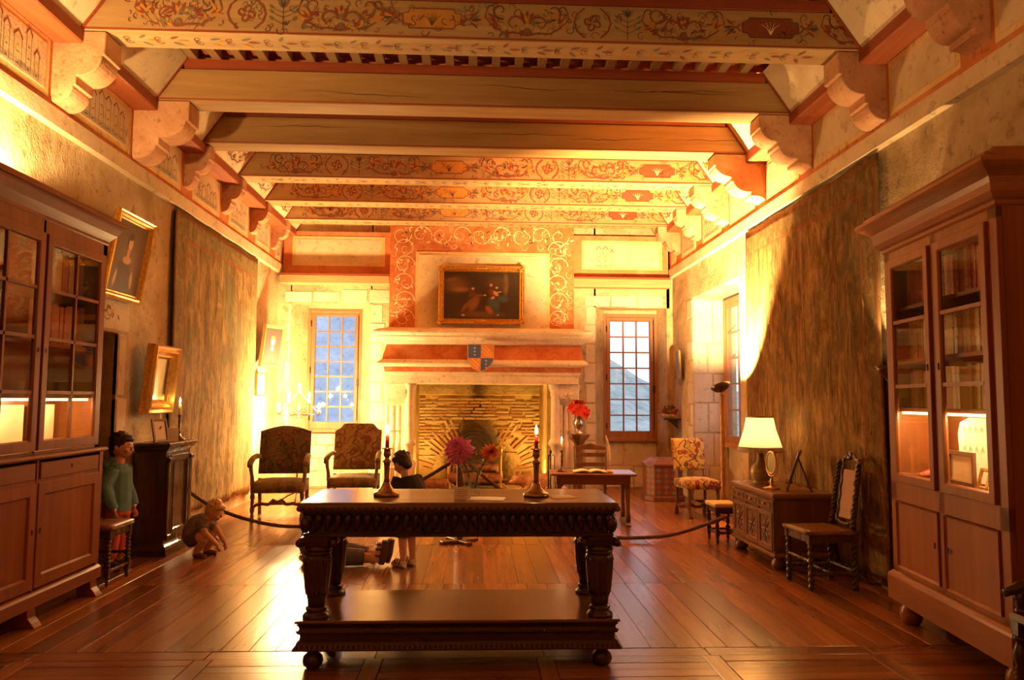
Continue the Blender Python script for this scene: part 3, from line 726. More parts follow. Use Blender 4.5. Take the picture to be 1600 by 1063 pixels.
# picture over the mantel
GILT = plain('gilded_frame', (.72,.42,.10), .32, .75, var=.25, scale=30, bump=.25)
GILTD = plain('dulled_gilding', (.48,.27,.07), .4, .7, var=.3, scale=30, bump=.25)
def picture(name, label, loc, rz, tilt, w_, h_, fw, canvas, gilt=GILT, corners=False, cat='painting', depth=.05, group=None):
    r = thing(name, label, cat, loc, rz, group); M = RX(tilt)
    MB().frame(w_, h_, [(0,0),(0,-depth*.7),(fw*.12,-depth),(fw*.3,-depth*.8),(fw*.5,-depth*.95),(fw*.72,-depth*.55),(fw*.86,-depth*.6),(fw,-depth*.35),(fw,0)], M=M).build('frame', gilt, r)
    c = MB().box(-(w_/2-fw*.95), w_/2-fw*.95, -depth*.34, -.004, -(h_/2-fw*.95), h_/2-fw*.95).build('canvas', canvas, r); c.rotation_euler = (tilt, 0, 0)
    MB().box(-(w_/2-.01), w_/2-.01, -.003, .006, -(h_/2-.01), h_/2-.01, M=M).build('backing_board', GAP, r)
    if corners:
        for sx in (-1, 0, 1):
            for sz in (-1, 1):
                b = MB()
                for k in range(5): b.ell((sx*(w_/2-fw*.5)+(k-2)*fw*.35*(1 if sx == 0 or k % 2 else .3), 0, sz*(h_/2-fw*.5)+(0 if sx == 0 else (k-2)*fw*.25)), (fw*.3, fw*.3, fw*.22), 8, 6)
                b.v = [tuple(M @ (V(v)+V((0,-depth*.85,0)))) for v in b.v]; b.build('corner_carving' if sx else 'centre_carving', gilt, r)
    return r
skin = (.74,.48,.30)
skin2 = (.58,.36,.21)
holy = painting('dark_figure_painting', (.040,.022,.011), [
    (.15,.72,.26,.25,10,(.16,.085,.03),.9),(.22,.62,.18,.09,0,(.26,.15,.05),.9),(.1,.82,.14,.07,15,(.20,.11,.04),.9),(.82,.72,.05,.3,0,(.20,.11,.04),.7),(.70,.75,.22,.22,0,(.075,.042,.02),.8),
    (.50,.10,.42,.10,0,(.12,.065,.026),.8),(.40,.33,.085,.24,-15,(.20,.085,.032),.6),(.37,.52,.06,.10,-20,(.11,.045,.02),.6),(.30,.28,.04,.20,-25,(.17,.085,.03),.6),(.385,.64,.030,.048,0,skin2,.8),(.39,.68,.034,.030,0,(.07,.035,.015),.6),
    (.47,.50,.075,.024,-8,(.18,.07,.026),.6),(.545,.50,.025,.022,0,skin2,.8),(.26,.08,.03,.035,30,skin2,.8),
    (.64,.55,.06,.12,10,(.16,.035,.02),.6),(.66,.33,.10,.19,15,(.05,.095,.105),.6),(.78,.42,.10,.10,-35,(.045,.09,.10),.6),(.60,.20,.06,.12,20,(.30,.09,.04),.6),(.70,.17,.05,.13,25,(.035,.075,.08),.6),
    (.625,.72,.028,.046,0,skin2,.8),(.62,.77,.034,.028,0,(.10,.05,.02),.6),(.70,.66,.024,.036,0,skin2,.6),(.69,.54,.036,.085,25,skin2,.6),(.65,.45,.03,.05,-30,skin2,.6),(.73,.57,.06,.018,20,skin2,.6),(.72,.09,.02,.022,0,skin2,.8)])
picture('figure_painting', 'gilt framed dark painting of seated figures above the mantel', (FX, 11.845, 3.06), 0, -.06, 1.34, .92, .09, holy, GILT, True, depth=.075)
# fireback, andirons, logs, tools
BRASS = plain('aged_brass', (.50,.30,.09), .28, .9, var=.25, scale=14)
fb = thing('fireback', 'arched cast iron fireback with relief pattern standing in the hearth', 'fireback', (-.02, 12.6, .06))
arch = [(-.33,0),(.33,0),(.33,.62)]+[(.33*math.cos(pi*i/12), .62+.30*math.sin(pi*i/12)) for i in range(13)]+[(-.33,.62)]
FIRON = plain('sooty_cast_iron', (.09,.06,.035), .45, .5, var=.3, scale=10)
MB().prism(arch, 'y', -.03, .0).build('plate', FIRON, fb)
for k, q in enumerate((.92, .72, .5)):
    MB().tube([(.33*q*math.cos(pi*i/16), -.035, .60+.29*q*math.sin(pi*i/16)) for i in range(17)], .014, 6).build('relief_arch', FIRON, fb)
b = MB(); rnd = random.Random(2)
for k in range(46): b.ell((rnd.uniform(-.27,.27), -.033, rnd.uniform(.06,.58)), (.035,.014,.022), 7, 5, M=RY(rnd.uniform(0,3)))
b.build('relief_foliage', FIRON, fb, kind='stuff')
for s in (-1, 1): MB().box(s*.30-.03, s*.30+.03, -.05, -.01, 0, .6).build('relief_pilaster', FIRON, fb, bevel=.008)
an = thing('andiron', 'brass andiron with ball finial near the flower stem side of the hearth', 'andiron', (.38, 12.12, .06))
def andiron(r):
    MB().lathe([(.045,.0),(.05,.02),(.03,.05),(.022,.10),(.024,.5),(.035,.53),(.024,.56),(.04,.60),(.055,.645),(.04,.69),(.012,.71),(.02,.735),(.0,.75)], n=14).build('post', BRASS, r)
    MB().box(-.012, .012, 0, .45, .07, .095).build('log_bar', FIRON, r)
    MB().tube([(-.10,-.02,.0),(-.07,-.01,.06),(0,0,.09),(.07,-.01,.06),(.10,-.02,.0)], .014, 8).build('foot', BRASS, r)
andiron(an); dup(an, (-.42, 12.12, .06), 0, 'brass andiron with ball finial behind the pink flower side of the hearth')
BARK = plain('reddish_log_bark', (.26,.11,.04), .9, var=.5, scale=16, bump=.8); CUT = plain('pale_log_end', (.62,.42,.22), .8, var=.3)
def log(x, y, z, L, r, rz, lab):
    t = thing('log', lab, 'log', (x, y, z), rz, 'logs in the hearth')
    b = MB(); P = []; n = 9
    for i in range(n): P.append((L*(i/(n-1)-.5), R_.uniform(-.008,.008), R_.uniform(-.006,.006)))
    b.tube(P, [r*R_.uniform(.9,1.08) for _ in range(n)], 11); b.build('bark', BARK, t)
    for s in (-1, 1): MB().lathe([(r*.86,-.003),(r*.86,.003)], n=12, M=TR(s*L/2,0,0) @ RY(pi/2)).build('cut_end', CUT, t)
log(-.02, 12.15, .235, .85, .075, .02, 'lower front log lying across the andirons')
log(.02, 12.33, .24, .8, .08, -.05, 'lower rear log lying across the andirons')
log(.0, 12.23, .375, .7, .07, .12, 'top log resting on the two others in the hearth')
log(-.64, 12.02, .15, .42, .085, .3, 'short thick log on the hearth slab beside the andiron')
# sleeping reddish animal on the hearth
FUR = plain('reddish_fur', (.42,.20,.07), .95, var=.35, scale=35, bump=.6); FURP = plain('pale_muzzle_fur', (.62,.42,.22), .95, var=.2, scale=30)
ax = thing('fox', 'reddish furred fox with pointed ears lying beside the andirons', 'animal', (.80, 11.78, .0), 0)
b = MB()
b.tube([(-.02,0,.17),(.12,.03,.19),(.26,.04,.18),(.38,.02,.15)], [.12,.15,.16,.11], 14)
b.ell((-.17,-.03,.24), (.095,.085,.085)); b.tube([(-.22,-.06,.225),(-.27,-.10,.205),(-.30,-.125,.20)], [.055,.035,.020], 10); b.tube([(-.12,0,.23),(0,0,.19)], [.08,.11], 10)
for s in (-1, 1): b.tube([(-.16+s*.035,-.02+s*.03,.30),(-.155+s*.05,-.02+s*.04,.36),(-.15+s*.055,-.02+s*.045,.39)], [.035,.02,.004], 8)
b.tube([(-.02,-.08,.12),(-.12,-.11,.05),(-.26,-.13,.035)], [.05,.035,.028], 8); b.tube([(-.02,.06,.12),(-.14,.02,.05),(-.28,.0,.035)], [.05,.035,.028], 8)
b.tube([(.36,-.02,.14),(.30,-.14,.08),(.16,-.17,.045)], [.09,.06,.032], 8)
o = b.build('body', FUR, ax); d = o.modifiers.new('r', 'REMESH'); d.mode = 'VOXEL'; d.voxel_size = .012; d.use_smooth_shade = True
MB().tube([(.40,.02,.14),(.48,-.03,.10),(.50,-.10,.09),(.46,-.17,.09)], [.06,.09,.085,.03], 12).build('tail', FURP, ax)
MB().ell((-.305,-.128,.205), (.014,.014,.012), 8, 6).build('nose', GAP, ax)
for s in (-1, 1): MB().ell((-.232+s*.018,-.085+s*.028-.01,.265), (.009,.009,.009), 8, 6).build('eye', GAP, ax)
ft = thing('fire_tools', 'small black iron fire tool stand beside the hearth jamb', 'fire tools', (1.10, 11.42, 0))
MB().lathe([(.10,0),(.10,.015),(.02,.03),(.012,.06),(.010,.66),(.022,.68),(.012,.70),(.0,.73)], n=14).build('stand', IRON, ft)
for k in range(3):
    a = k*2.1; MB().tube([(.06*math.cos(a),.06*math.sin(a),.08),(.06*math.cos(a),.06*math.sin(a),.62),(.03*math.cos(a),.03*math.sin(a),.645)], .007, 6).build('tool', IRON, ft)
    MB().cbox((.06*math.cos(a),.06*math.sin(a),.10), (.05,.012,.09)).build('tool_head', IRON, ft)
# two spots on the hearth floor behind the jambs
for s, xx, lab in ((-1, -.90, 'small hearth uplight behind the jamb on the armchair side'), (1, 1.0, 'small hearth uplight behind the jamb on the writing desk side')):
    L_ = thing('hearth_lamp', lab, 'lamp', (xx, 11.98, .06)); MB().lathe([(.05,0),(.05,.05),(.06,.07),(.045,.07),(.04,.03),(0,.03)], n=14).build('housing', IRON, L_)
    p = spot((xx, 11.98, .10), (xx*.55, 12.8, .75), 50, 150, (1,.58,.16), .03, .6); p.parent = L_; p.matrix_parent_inverse = TR(-xx, -11.98, -.06)
# ================================================================ furniture materials
OAKD = wood('dark_carved_oak', (.030,.014,.007), (.085,.041,.018), .26, 'x', 4, .5)
OAKDZ = wood('dark_carved_oak_upright', (.030,.014,.007), (.085,.041,.018), .28, 'z', 4, .5)
OAKTOP = wood('polished_walnut_top', (.085,.036,.014), (.18,.085,.034), .2, 'x', 1.5, .5)
CHERRY = wood('cherry_wood', (.165,.045,.012), (.29,.092,.026), .36, 'z', 1.8, .28)
CHERRYY = wood('cherry_wood_rail', (.165,.045,.012), (.29,.092,.026), .36, 'y', 1.8, .28)
CHERRYH = wood('honey_cherry_wood', (.20,.060,.015), (.34,.115,.032), .36, 'z', 1.8, .28)
CHERRYHY = wood('honey_cherry_rail', (.20,.060,.015), (.34,.115,.032), .36, 'y', 1.8, .28)
WALNUT = wood('walnut', (.10,.042,.018), (.22,.10,.04), .35, 'z', 3, .5)
WALNUTX = wood('walnut_top', (.12,.05,.02), (.26,.125,.05), .3, 'x', 3, .5)
WALNUTY = wood('walnut_rail', (.12,.05,.02), (.26,.125,.05), .3, 'y', 3, .5)
CABG = glass('cabinet_glass', (.94,.94,.91), .02)

# ---------------------------------------------------------------- long carved table in the foreground
T = thing('refectory_table', 'dark carved Renaissance table with gadrooned apron and low shelf', 'table', (-.085, 4.585, 0))
hw, hd = .872, .335
def moulded(b, prof, w_, d_, mat=0):     # closed rectangular moulding, prof=(overhang,z)
    vs = []; fs = []; k = len(prof)
    for o, z in prof:
        for sx, sy in ((-1,-1),(1,-1),(1,1),(-1,1)): vs.append((sx*(w_+o), sy*(d_+o), z))
    for j in range(k-1):
        for i in range(4): fs.append((j*4+i, j*4+(i+1)%4, (j+1)*4+(i+1)%4, (j+1)*4+i))
    fs += [(3,2,1,0), tuple((k-1)*4+i for i in range(4))]; return b.add(vs, fs, mat)
moulded(MB(), [(-.02,.835),(0,.84),(.008,.852),(.006,.866),(-.002,.874),(-.004,.884),(-.012,.888)], hw, hd).build('table_top', OAKTOP, T)
b = MB()
for s in (-1, 1):    # zigzag border carved along the top edge
    n = 46
    for i in range(n):
        x = -hw+.01+(2*hw-.02)*i/n; b.prism([(x,.846),(x+.018,.868),(x+.036,.846)], 'y', s*(hd+.007)-.003, s*(hd+.007)+.003)
b.build('zigzag_edge', OAKD, T, kind='stuff')
moulded(MB(), [(-.03,.700),(-.026,.704),(-.026,.718),(-.05,.722),(-.05,.728),(-.055,.820),(-.02,.826),(-.02,.836)], hw, hd).build('apron', OAKD, T)
gm = MB()   # one gadroon lobe
gm.tube([(0,-.012,.052),(0,-.020,.040),(.002,-.022,.020),(.007,-.016,-.005),(.014,-.008,-.026),(.020,-.002,-.040)], [.010,.020,.0215,.018,.012,.006], 8)
g0 = None; n = 32
for s in (-1, 1):
    for i in range(n if s < 0 else 0):
        x = -hw+.055+(2*hw-.11)*i/(n-1)
        if g0 is None: g0 = gm.build('gadroon', OAKD, T); o = g0
        else: o = g0.copy(); COL.objects.link(o)
        o.location = (x, -hd+.050, .772); o.scale = (-1 if x < 0 else 1, 1, 1)
for s in (-1, 1):
    for i in range(12):
        o = g0.copy(); COL.objects.link(o); o.location = (s*(hw-.050), -hd+.06+(2*hd-.12)*i/11, .772); o.rotation_euler = (0, 0, s*pi/2)
# corner masks of the apron
for sx in (-1, 1):
    for sy in (-1, 1):
        MB().ell((sx*(hw-.035), sy*(hd-.035), .768), (.032,.032,.05), 10, 8).build('corner_boss', OAKD, T)
# legs: ionic capital, fluted vase, turned base
for sx in (-1, 1):
    for sy in (-1, 1):
        x, y = sx*(hw-.095), sy*(hd-.085)
        L = MB().lathe([(.078,.625),(.074,.640),(.052,.650),(.050,.672),(.060,.678),(.062,.70)], (x,y,0), 20).build('leg', OAKDZ, T)
        cap = MB(); cap.cbox((x,y,.690), (.155,.15,.022)); cap.tube([(x-.088,y-.065,.668),(x-.088,y+.065,.668)], .022, 12); cap.tube([(x+.088,y-.065,.668),(x+.088,y+.065,.668)], .022, 12); cap.cbox((x,y,.665), (.15,.11,.03))
        cap.build('ionic_capital', OAKD, L)
        fl_ = lambda a: 1-.06*(.5+.5*math.cos(14*a))
        MB().lathe([(.070,.60),(.074,.612),(.070,.626)], (x,y,0), 20).build('collar', OAKD, L)
        MB().lathe([(.060,.385),(.066,.42),(.072,.48),(.076,.54),(.077,.585),(.072,.60)], (x,y,0), 56, sq=fl_).build('fluted_vase', OAKDZ, L)
        MB().lathe([(.046,.325),(.050,.36),(.060,.395),(.064,.41),(.058,.42)], (x,y,0), 48, sq=lambda a: 1-.08*(.5+.5*math.cos(12*a+1))).build('leaf_cup', OAKDZ, L)
        b = MB()
        for k in range(18): a = 2*pi*k/18; b.ell((x+.0735*math.cos(a), y+.0735*math.sin(a), .572), (.008,.008,.010), 6, 4)
        b.build('beading', OAKD, L, kind='stuff')
        MB().lathe([(.072,.262),(.074,.275),(.062,.288),(.05,.296),(.058,.305),(.058,.316),(.044,.326)], (x,y,0), 20).build('turned_base', OAKDZ, L)
moulded(MB(), [(-.02,.245),(0,.250),(.0,.258),(-.006,.264)], hw+.004, hd+.004).build('shelf_board', OAKTOP, T)
moulded(MB(), [(.010,.108),(.012,.116),(.006,.126),(-.004,.136),(-.008,.150),(-.022,.156),(-.022,.186),(-.010,.192),(-.006,.202),(-.014,.212),(-.02,.220),(-.014,.232),(-.004,.240),(-.01,.246)], hw, hd).build('plinth', OAKD, T)
b = MB(); c = MB()
for s in (-1, 1):
    for i in range(110): x = -hw+.008+(2*hw-.016)*i/109; b.ell((x, s*(hd-.010), .206), (.006,.005,.006), 6, 4)
    for i in range(64): x = -hw+.012+(2*hw-.024)*i/63; c.prism([(x-.009,.112),(x+.009,.112),(x+.006,.134),(x-.006,.134)], 'y', s*(hd+.004)-.007, s*(hd+.004)+.007)
b.build('rope_beading', OAKD, T, kind='stuff'); c.build('leaf_border', OAKD, T, kind='stuff')
for sx in (-1, 1):
    for sy in (-1, 1):
        MB().lathe([(.030,0),(.048,.012),(.056,.036),(.052,.060),(.034,.078),(.030,.086),(.052,.094),(.055,.109)], (sx*(hw-.085), sy*(hd-.075), 0), 18).build('bun_foot', OAKDZ, T)

# ---------------------------------------------------------------- bookcases
def panel_door(root, nm, x, y0, y1, z0, z1, s, wood_, woodh, fw=.075, recess=.02, raised=False):
    """flat door in plane x facing s*(+x); frame and recessed panel"""
    M = TR(x, (y0+y1)/2, (z0+z1)/2) @ RZ(pi/2*s)
    W_, H_ = y1-y0, z1-z0
    d = MB().frame(W_, H_, [(0,.0),(0,-.024),(fw-.012,-.024),(fw,-.012),(fw,.0)], M=M).build(nm, wood_, root, bevel=.003)
    MB().box(-(W_/2-fw+.006), W_/2-fw+.006, -.011, .002, -(H_/2-fw+.006), H_/2-fw+.006, M=M).build('panel', wood_, d)
    return d, M
def glazed_door(root, x, y0, y1, z0, z1, s, wood_, nx, nz, fw=.075, zs=None):
    M = TR(x, (y0+y1)/2, (z0+z1)/2) @ RZ(pi/2*s); W_, H_ = y1-y0, z1-z0
    d = MB().frame(W_, H_, [(0,.0),(0,-.026),(fw-.010,-.026),(fw,-.014),(fw,.0)], M=M).build('glazed_door', wood_, root, bevel=.003)
    a, c = W_/2-fw, H_/2-fw
    zl = zs or [-c+2*c*j/nz for j in range(1, nz)]
    for z in zl: MB().box(-a, a, -.022, -.002, z-.011, z+.011, M=M).build('glazing_bar', wood_, d)
    xl = [-a+2*a*i/nx for i in range(1, nx)]
    for x_ in xl: MB().box(x_-.010, x_+.010, -.022, -.002, -c, c, M=M).build('glazing_bar', wood_, d)
    xe, ze = [-a]+xl+[a], [-c]+zl+[c]
    for i in range(len(xe)-1):
        for j in range(len(ze)-1): MB().box(xe[i], xe[i+1], -.012, -.009, ze[j], ze[j+1], M=M).build('pane', CABG, d)
    return d, M
def cornice(root, prof, x0, x1, y0, y1, s, wood_, nm='cornice'):
    """moulding around front (x=x1 side facing s) and both ends"""
    b = MB(); vs = []; fs = []
    for o, z in prof: vs += [(x0, y0-o, z), (x1+s*o, y0-o, z), (x1+s*o, y1+o, z), (x0, y1+o, z)]
    k = len(prof)
    for j in range(k-1):
        for i in range(4): fs.append((j*4+i, j*4+(i+1)%4, (j+1)*4+(i+1)%4, (j+1)*4+i))
    fs += [(0,1,2,3), tuple((k-1)*4+i for i in range(4))]
    return b.add(vs, fs).build(nm, wood_, root)
LEATH = [plain('book_'+n, c, .5, var=.25, scale=20) for n, c in (('red', (.46,.09,.05)), ('tan', (.52,.28,.12)), ('brown', (.26,.12,.06)), ('ochre', (.60,.39,.16)), ('cream', (.68,.54,.34)), ('green', (.10,.14,.08)))]
ORD = 'first second third fourth fifth sixth seventh eighth ninth tenth eleventh twelfth thirteenth fourteenth fifteenth sixteenth seventeenth eighteenth nineteenth twentieth twenty-first twenty-second twenty-third twenty-fourth twenty-fifth twenty-sixth twenty-seventh twenty-eighth twenty-ninth thirtieth'.split()
BC = ['red', 'tan', 'brown', 'ochre', 'cream', 'green']
def book_row(x, s, y0, y1, z, hmax, group, desc, depth=.16, pal=(0,1,2,3), rnd=None):
    """individual books standing along y; spines face s*(+x)"""
    rnd = rnd or random.Random(int(z*100)+int(y0*10)); y = y0; first = {}; k = 0
    while y < y1-.02:
        t = rnd.uniform(.034, .05); h = hmax*rnd.uniform(.9, 1.0); m = rnd.choice(pal)
        key = m
        if key not in first:
            b = MB(); b.box(-depth, -.004, -.5, .5, 0, 1); b.box(-.004, 0, -.46, .46, 0, 1)
            for q in (.15, .35, .6, .8): b.box(-.002, .004, -.46, .46, q, q+.018)
            b.v = [(v[0]*s, v[1], v[2]) for v in b.v]
            o = b.build('book', LEATH[m]); first[key] = o
        else: o = first[key].copy(); COL.objects.link(o)
        o.location = (x-s*rnd.uniform(.0,.012), y+t/2, z+.001); o.scale = (1, t*.96, h)
        tag(o, '%s leather book, %s from the middle stile on the %s of the glazed bookcase' % (BC[m], ORD[k], desc), 'book', group); y += t; k += 1
# left bookcase (front faces +x at x=-2.8)
bx, by0, by1 = -2.80, 4.22, 5.93
LB = thing('bookcase', 'tall cherry wood glazed bookcase with a small lit compartment beside the doorway', 'bookcase', (-2.98, 5.075, 0))
def loc(b): b.v = [(v[0]+2.98, v[1]-5.075, v[2]) for v in b.v]; return b
_MB = MB
class LMB(MB):
    off = (2.98, -5.075, 0)
    def build(s, *a, **k): s.v = [(v[0]+s.off[0], v[1]+s.off[1], v[2]+s.off[2]) for v in s.v]; return _MB.build(s, *a, **k)
MB = LMB
b = MB(); b.box(-3.17, bx-.03, by0, by0+.03, .13, 1.05); b.box(-3.17, bx-.03, by1-.03, by1, .13, 1.05); b.box(-3.17, -3.15, by0, by1, .13, 1.05); b.box(-3.17, bx-.03, by0, by1, .13, .16)
b.build('lower_carcass', CHERRY, LB)
cornice(LB, [(.0,.12),(.025,.125),(.025,.20),(.012,.215),(.0,.225)], -3.17, bx, by0, by1, 1, CHERRYY, 'plinth')
cornice(LB, [(.0,1.048),(.02,1.052),(.028,1.064),(.02,1.078),(.01,1.082)], -3.17, bx+.01, by0, by1, 1, CHERRYY, 'counter_ledge')
for y in (by0+.02, 5.06, by1-.08): MB().prism([(bx-.10,0),(bx+.05,0),(bx+.03,.03),(bx+.005,.06),(bx,.12),(bx-.10,.12)], 'y', y, y+.09).build('bracket_foot', CHERRYY, LB, bevel=.004)
ym = (by0+by1)/2
for y0, y1 in ((by0+.05, ym-.01), (ym+.01, by1-.05)):
    d, M = panel_door(LB, 'lower_door', bx-.004, y0, y1, .24, .90, 1, CHERRY, CHERRYY, .085)
    b = MB(); yk = y1-.035 if y0 < ym-.2 and y1 < ym+.1 else y0+.035; b.cbox((bx+.021, yk, .60), (.006,.012,.03)); b.build('keyhole', IRON, d)
    dr = MB().box(bx-.02, bx+.016, y0+.02, y1-.02, .925, 1.03).build('drawer', CHERRYY, LB, bevel=.004); MB().cbox((bx+.017, (y0+y1)/2, .98), (.006,.012,.025)).build('keyhole', IRON, dr)
b = MB()
for y in (by0, ym-.01, by1-.05): b.box(bx-.03, bx+.012, y, y+(.02 if y == ym-.01 else .05), .225, 1.05)
b.box(bx-.03, bx+.008, by0, by1, .90, .925); b.build('lower_frame', CHERRY, LB)
ux = bx-.025
b = MB(); b.box(-3.17, ux-.03, by0+.01, by0+.04, 1.08, 2.62); b.box(-3.17, ux-.03, by1-.04, by1-.01, 1.08, 2.62); b.box(-3.17, -3.15, by0+.01, by1-.01, 1.08, 2.62)
b.build('upper_carcass', CHERRY, LB)
b = MB()
for y0, y1 in ((by0+.01, by0+.06), (ym-.012, ym+.012), (by1-.065, by1-.01)): b.box(ux-.03, ux+.002, y0, y1, 1.082, 2.60)
b.box(ux-.03, ux+.002, by0+.01, by1-.01, 2.52, 2.62); b.box(ux-.03, ux+.002, by0+.01, by1-.01, 1.082, 1.10); b.build('upper_frame', CHERRY, LB)
cornice(LB, [(.0,2.60),(.01,2.61),(.01,2.63),(.02,2.645),(.05,2.68),(.075,2.73),(.08,2.745),(.10,2.75),(.10,2.775),(.09,2.79)], -3.17, ux, by0+.01, by1-.01, 1, CHERRYY)
for y0, y1 in ((by0+.065, ym-.014), (ym+.014, by1-.07)):
    d, M = glazed_door(LB, ux-.002, y0, y1, 1.105, 2.515, 1, CHERRY, 2, 4, .07, zs=[-.33, .02, .34])
    MB().cbox((ux+.025, y1-.03 if y0 < ym-.3 else y0+.03, 1.75), (.006,.010,.028)).build('keyhole', IRON, d)
for z in (1.455, 1.80, 2.16): MB().box(-3.15, ux-.04, by0+.04, by1-.04, z-.011, z+.011).build('shelf', CHERRYY, LB)
MB().box(-3.15, ux-.04, by0+.04, by1-.04, 1.082, 1.105).build('shelf', CHERRYY, LB)
ST = emit('lamp_strip_glow', (1,.62,.26), 4)
MB().box(ux-.06, ux-.045, by0+.1, by1-.1, 1.425, 1.44).build('lamp_strip', ST, LB)
MB = _MB
for z, h, nm in ((1.466, .28, 'third'), (1.811, .30, 'second'), (2.171, .30, 'top')):
    if z < 1.5: continue
    book_row(ux-.10, 1, ym+.05, by1-.07, z, h, 'books on the %s shelf of the bookcase by the doorway' % nm, '%s shelf' % nm, pal=(0,2,1) if nm == 'top' else (0,1,2))
CARDC = plain('cream_display_card', (.80,.66,.42), .7, var=.05)
for y0, y1, q in ((5.12,5.40,'next to the bookcase door frame'),(5.46,5.78,'at the doorway end')):
    t = thing('display_panel', 'cream display panel in the lit bookcase compartment, '+q, 'panel', (-3.08, (y0+y1)/2, 1.106), 0, 'panels in the lit compartment')
    MB().box(-.006, .0, -(y1-y0)/2, (y1-y0)/2, 0, .29).build('card', CARDC, t); MB().box(-.04, -.006, -.05, .05, 0, .012).build('easel_foot', CHERRY, t)
o = point((ux-.09, 5.1, 1.43), 2.4, (1,.62,.26), .02)
o = point((ux-.09, 5.6, 1.43), 2.4, (1,.62,.26), .02)

# right bookcase: local frame, front faces -x at x=0, y from 0 (far) to -1.33 (near)
RB = thing('bookcase', 'large honey cherry bookcase with lit display shelf and ball feet by the tapestry', 'bookcase', (2.80, 5.12, 0), math.radians(-6.0))
def RBw(x, y, z): return V((2.80,5.12,0)) + (RZ(math.radians(-6)) @ V((x,y,z)))
WY = -1.36
b = MB(); b.box(.03, .40, -.03, 0, .15, 2.50); b.box(.03, .40, WY, WY+.03, .15, 2.50); b.box(.38, .40, WY, 0, .15, 2.50); b.box(.03, .40, WY, 0, .24, .27); b.build('carcass', CHERRYH, RB)
cornice(RB, [(.0,.145),(.03,.15),(.03,.30),(.024,.315),(.012,.328),(.0,.335)], .40, 0, WY, 0, -1, CHERRYHY, 'plinth')
cornice(RB, [(.0,2.46),(.012,2.47),(.012,2.49),(.03,2.50),(.05,2.53),(.055,2.57),(.065,2.60),(.09,2.62),(.12,2.64),(.14,2.66),(.14,2.68),(.10,2.70),(.09,2.72)], .40, 0, WY, 0, -1, CHERRYHY)
cornice(RB, [(.02,2.72),(.02,2.76),(.0,2.775)], .40, 0, WY, -.06, -1, CHERRYHY, 'cornice_riser')
for y in (-.08, WY+.08):
    for x in (.07, .33): MB().lathe([(.04,0),(.06,.02),(.072,.06),(.066,.10),(.045,.125),(.05,.148)], (x,y,0), 18).build('ball_foot', CHERRYH, RB)
b = MB(); ym = WY/2
for y0, y1 in ((-.085, 0), (WY, WY+.085), (ym-.035, ym+.035)): b.box(.0, .03, y0, y1, .335, 2.46)
b.box(.0, .03, WY, 0, .335, .37); b.box(.0, .03, WY, 0, .80, .925); b.box(.0, .03, WY, 0, 2.40, 2.46); b.build('face_frame', CHERRYH, RB, bevel=.003)
for k, (y0, y1) in enumerate(((ym+.037, -.087), (WY+.087, ym-.037))):
    d, M = panel_door(RB, 'lower_door', .012, y0, y1, .372, .798, -1, CHERRYH, CHERRYHY, .012)
    MB().cbox((-.012, y0+.04 if k == 0 else y1-.04, .60), (.006,.012,.034)).build('keyhole', IRON, d)
    d, M = glazed_door(RB, .006, y0, y1, .927, 2.398, -1, CHERRYH, 1, 3, .062, zs=[-.11, .31])
    MB().cbox((-.022, y0+.03 if k == 0 else y1-.03, 1.66), (.008,.012,.04)).build('keyhole', IRON, d)
for z in (.945, 1.40, 1.72, 2.07): MB().box(.05, .38, WY+.03, -.03, z-.012, z+.012).build('shelf', CHERRYHY, RB)
MB().box(.045, .06, WY+.1, -.1, 1.372, 1.386).build('lamp_strip', ST, RB)
for y in (-.35, -.95): o = point(RBw(.09, y, 1.37), 3.6, (1,.66,.30), .02)
def rb_books(z, h, nm, pal):
    rnd = random.Random(int(z*50)); y = WY+.09; first = {}; n_ = 0
    while y < -.10:
        if abs(y-ym) < .0: y += .07; continue
        t = rnd.uniform(.036, .054); m = rnd.choice(pal)
        if m not in first:
            b = MB(); b.box(.004, .15, -.5, .5, 0, 1); b.box(0, .004, -.46, .46, 0, 1)
            for q in (.15, .35, .6, .8): b.box(-.004, .002, -.46, .46, q, q+.018)
            o = b.build('book', LEATH[m]); first[m] = o
        else: o = first[m].copy(); COL.objects.link(o)
        o.location = RBw(.11+rnd.uniform(0,.012), y+t/2, z+.001); o.rotation_euler = (0,0,math.radians(-6)); o.scale = (1, t*.96, h*rnd.uniform(.92,1))
        n_ += 1; tag(o, '%s leather book, %s from the near end of the %s shelf, ball footed bookcase' % (BC[m], ORD[n_-1], nm), 'book', 'books on the %s shelf of the ball footed bookcase' % nm); y += t
rb_books(2.082, .27, 'top', (0,0,0,1)); rb_books(1.732, .28, 'second', (1,3,4,4)); rb_books(1.412, .26, 'third', (3,4,1,4))
# things on the lit shelf
def rbt(name, label, cat, x, y, rz=0, z=.958): p = RBw(x, y, z); return thing(name, label, cat, p, math.radians(-6)+rz)
LACE = plain('white_lace_linen', (.86,.76,.58), .8, var=.06, scale=40, bump=.2); LACED = plain('embroidery_thread', (.55,.40,.22), .8)
t = rbt('embroidered_linen', 'tall cream linen panel with rows of embroidery on the lit bookcase shelf', 'linen', .30, -.62)
pr = [(-.27,0),(.27,0),(.29,.30),(.26,.37),(.16,.40),(-.16,.40),(-.25,.37),(-.28,.26)]
MB().prism(pr, 'x', -.02, .0, sm=False).build('linen', LACE, t, bevel=.008)
b = MB()
for yy in (-.17, .17):
    for k in range(6): stroke(b, [(yy+.022*math.cos(a*pi/6), .06+k*.05+.02*math.sin(a*pi/6)) for a in range(13)], .004, .004, 0, lambda u, v, q=0: (-.0215-.0004*q, u, v))
for zz in (.19, .31):
    for k in range(14): petal(b, -.22+k*.034, zz, pi/2+(.5 if k % 2 else -.5), .05, .012, 0, lambda u, v, q=0: (-.0215-.0004*q, u, v))
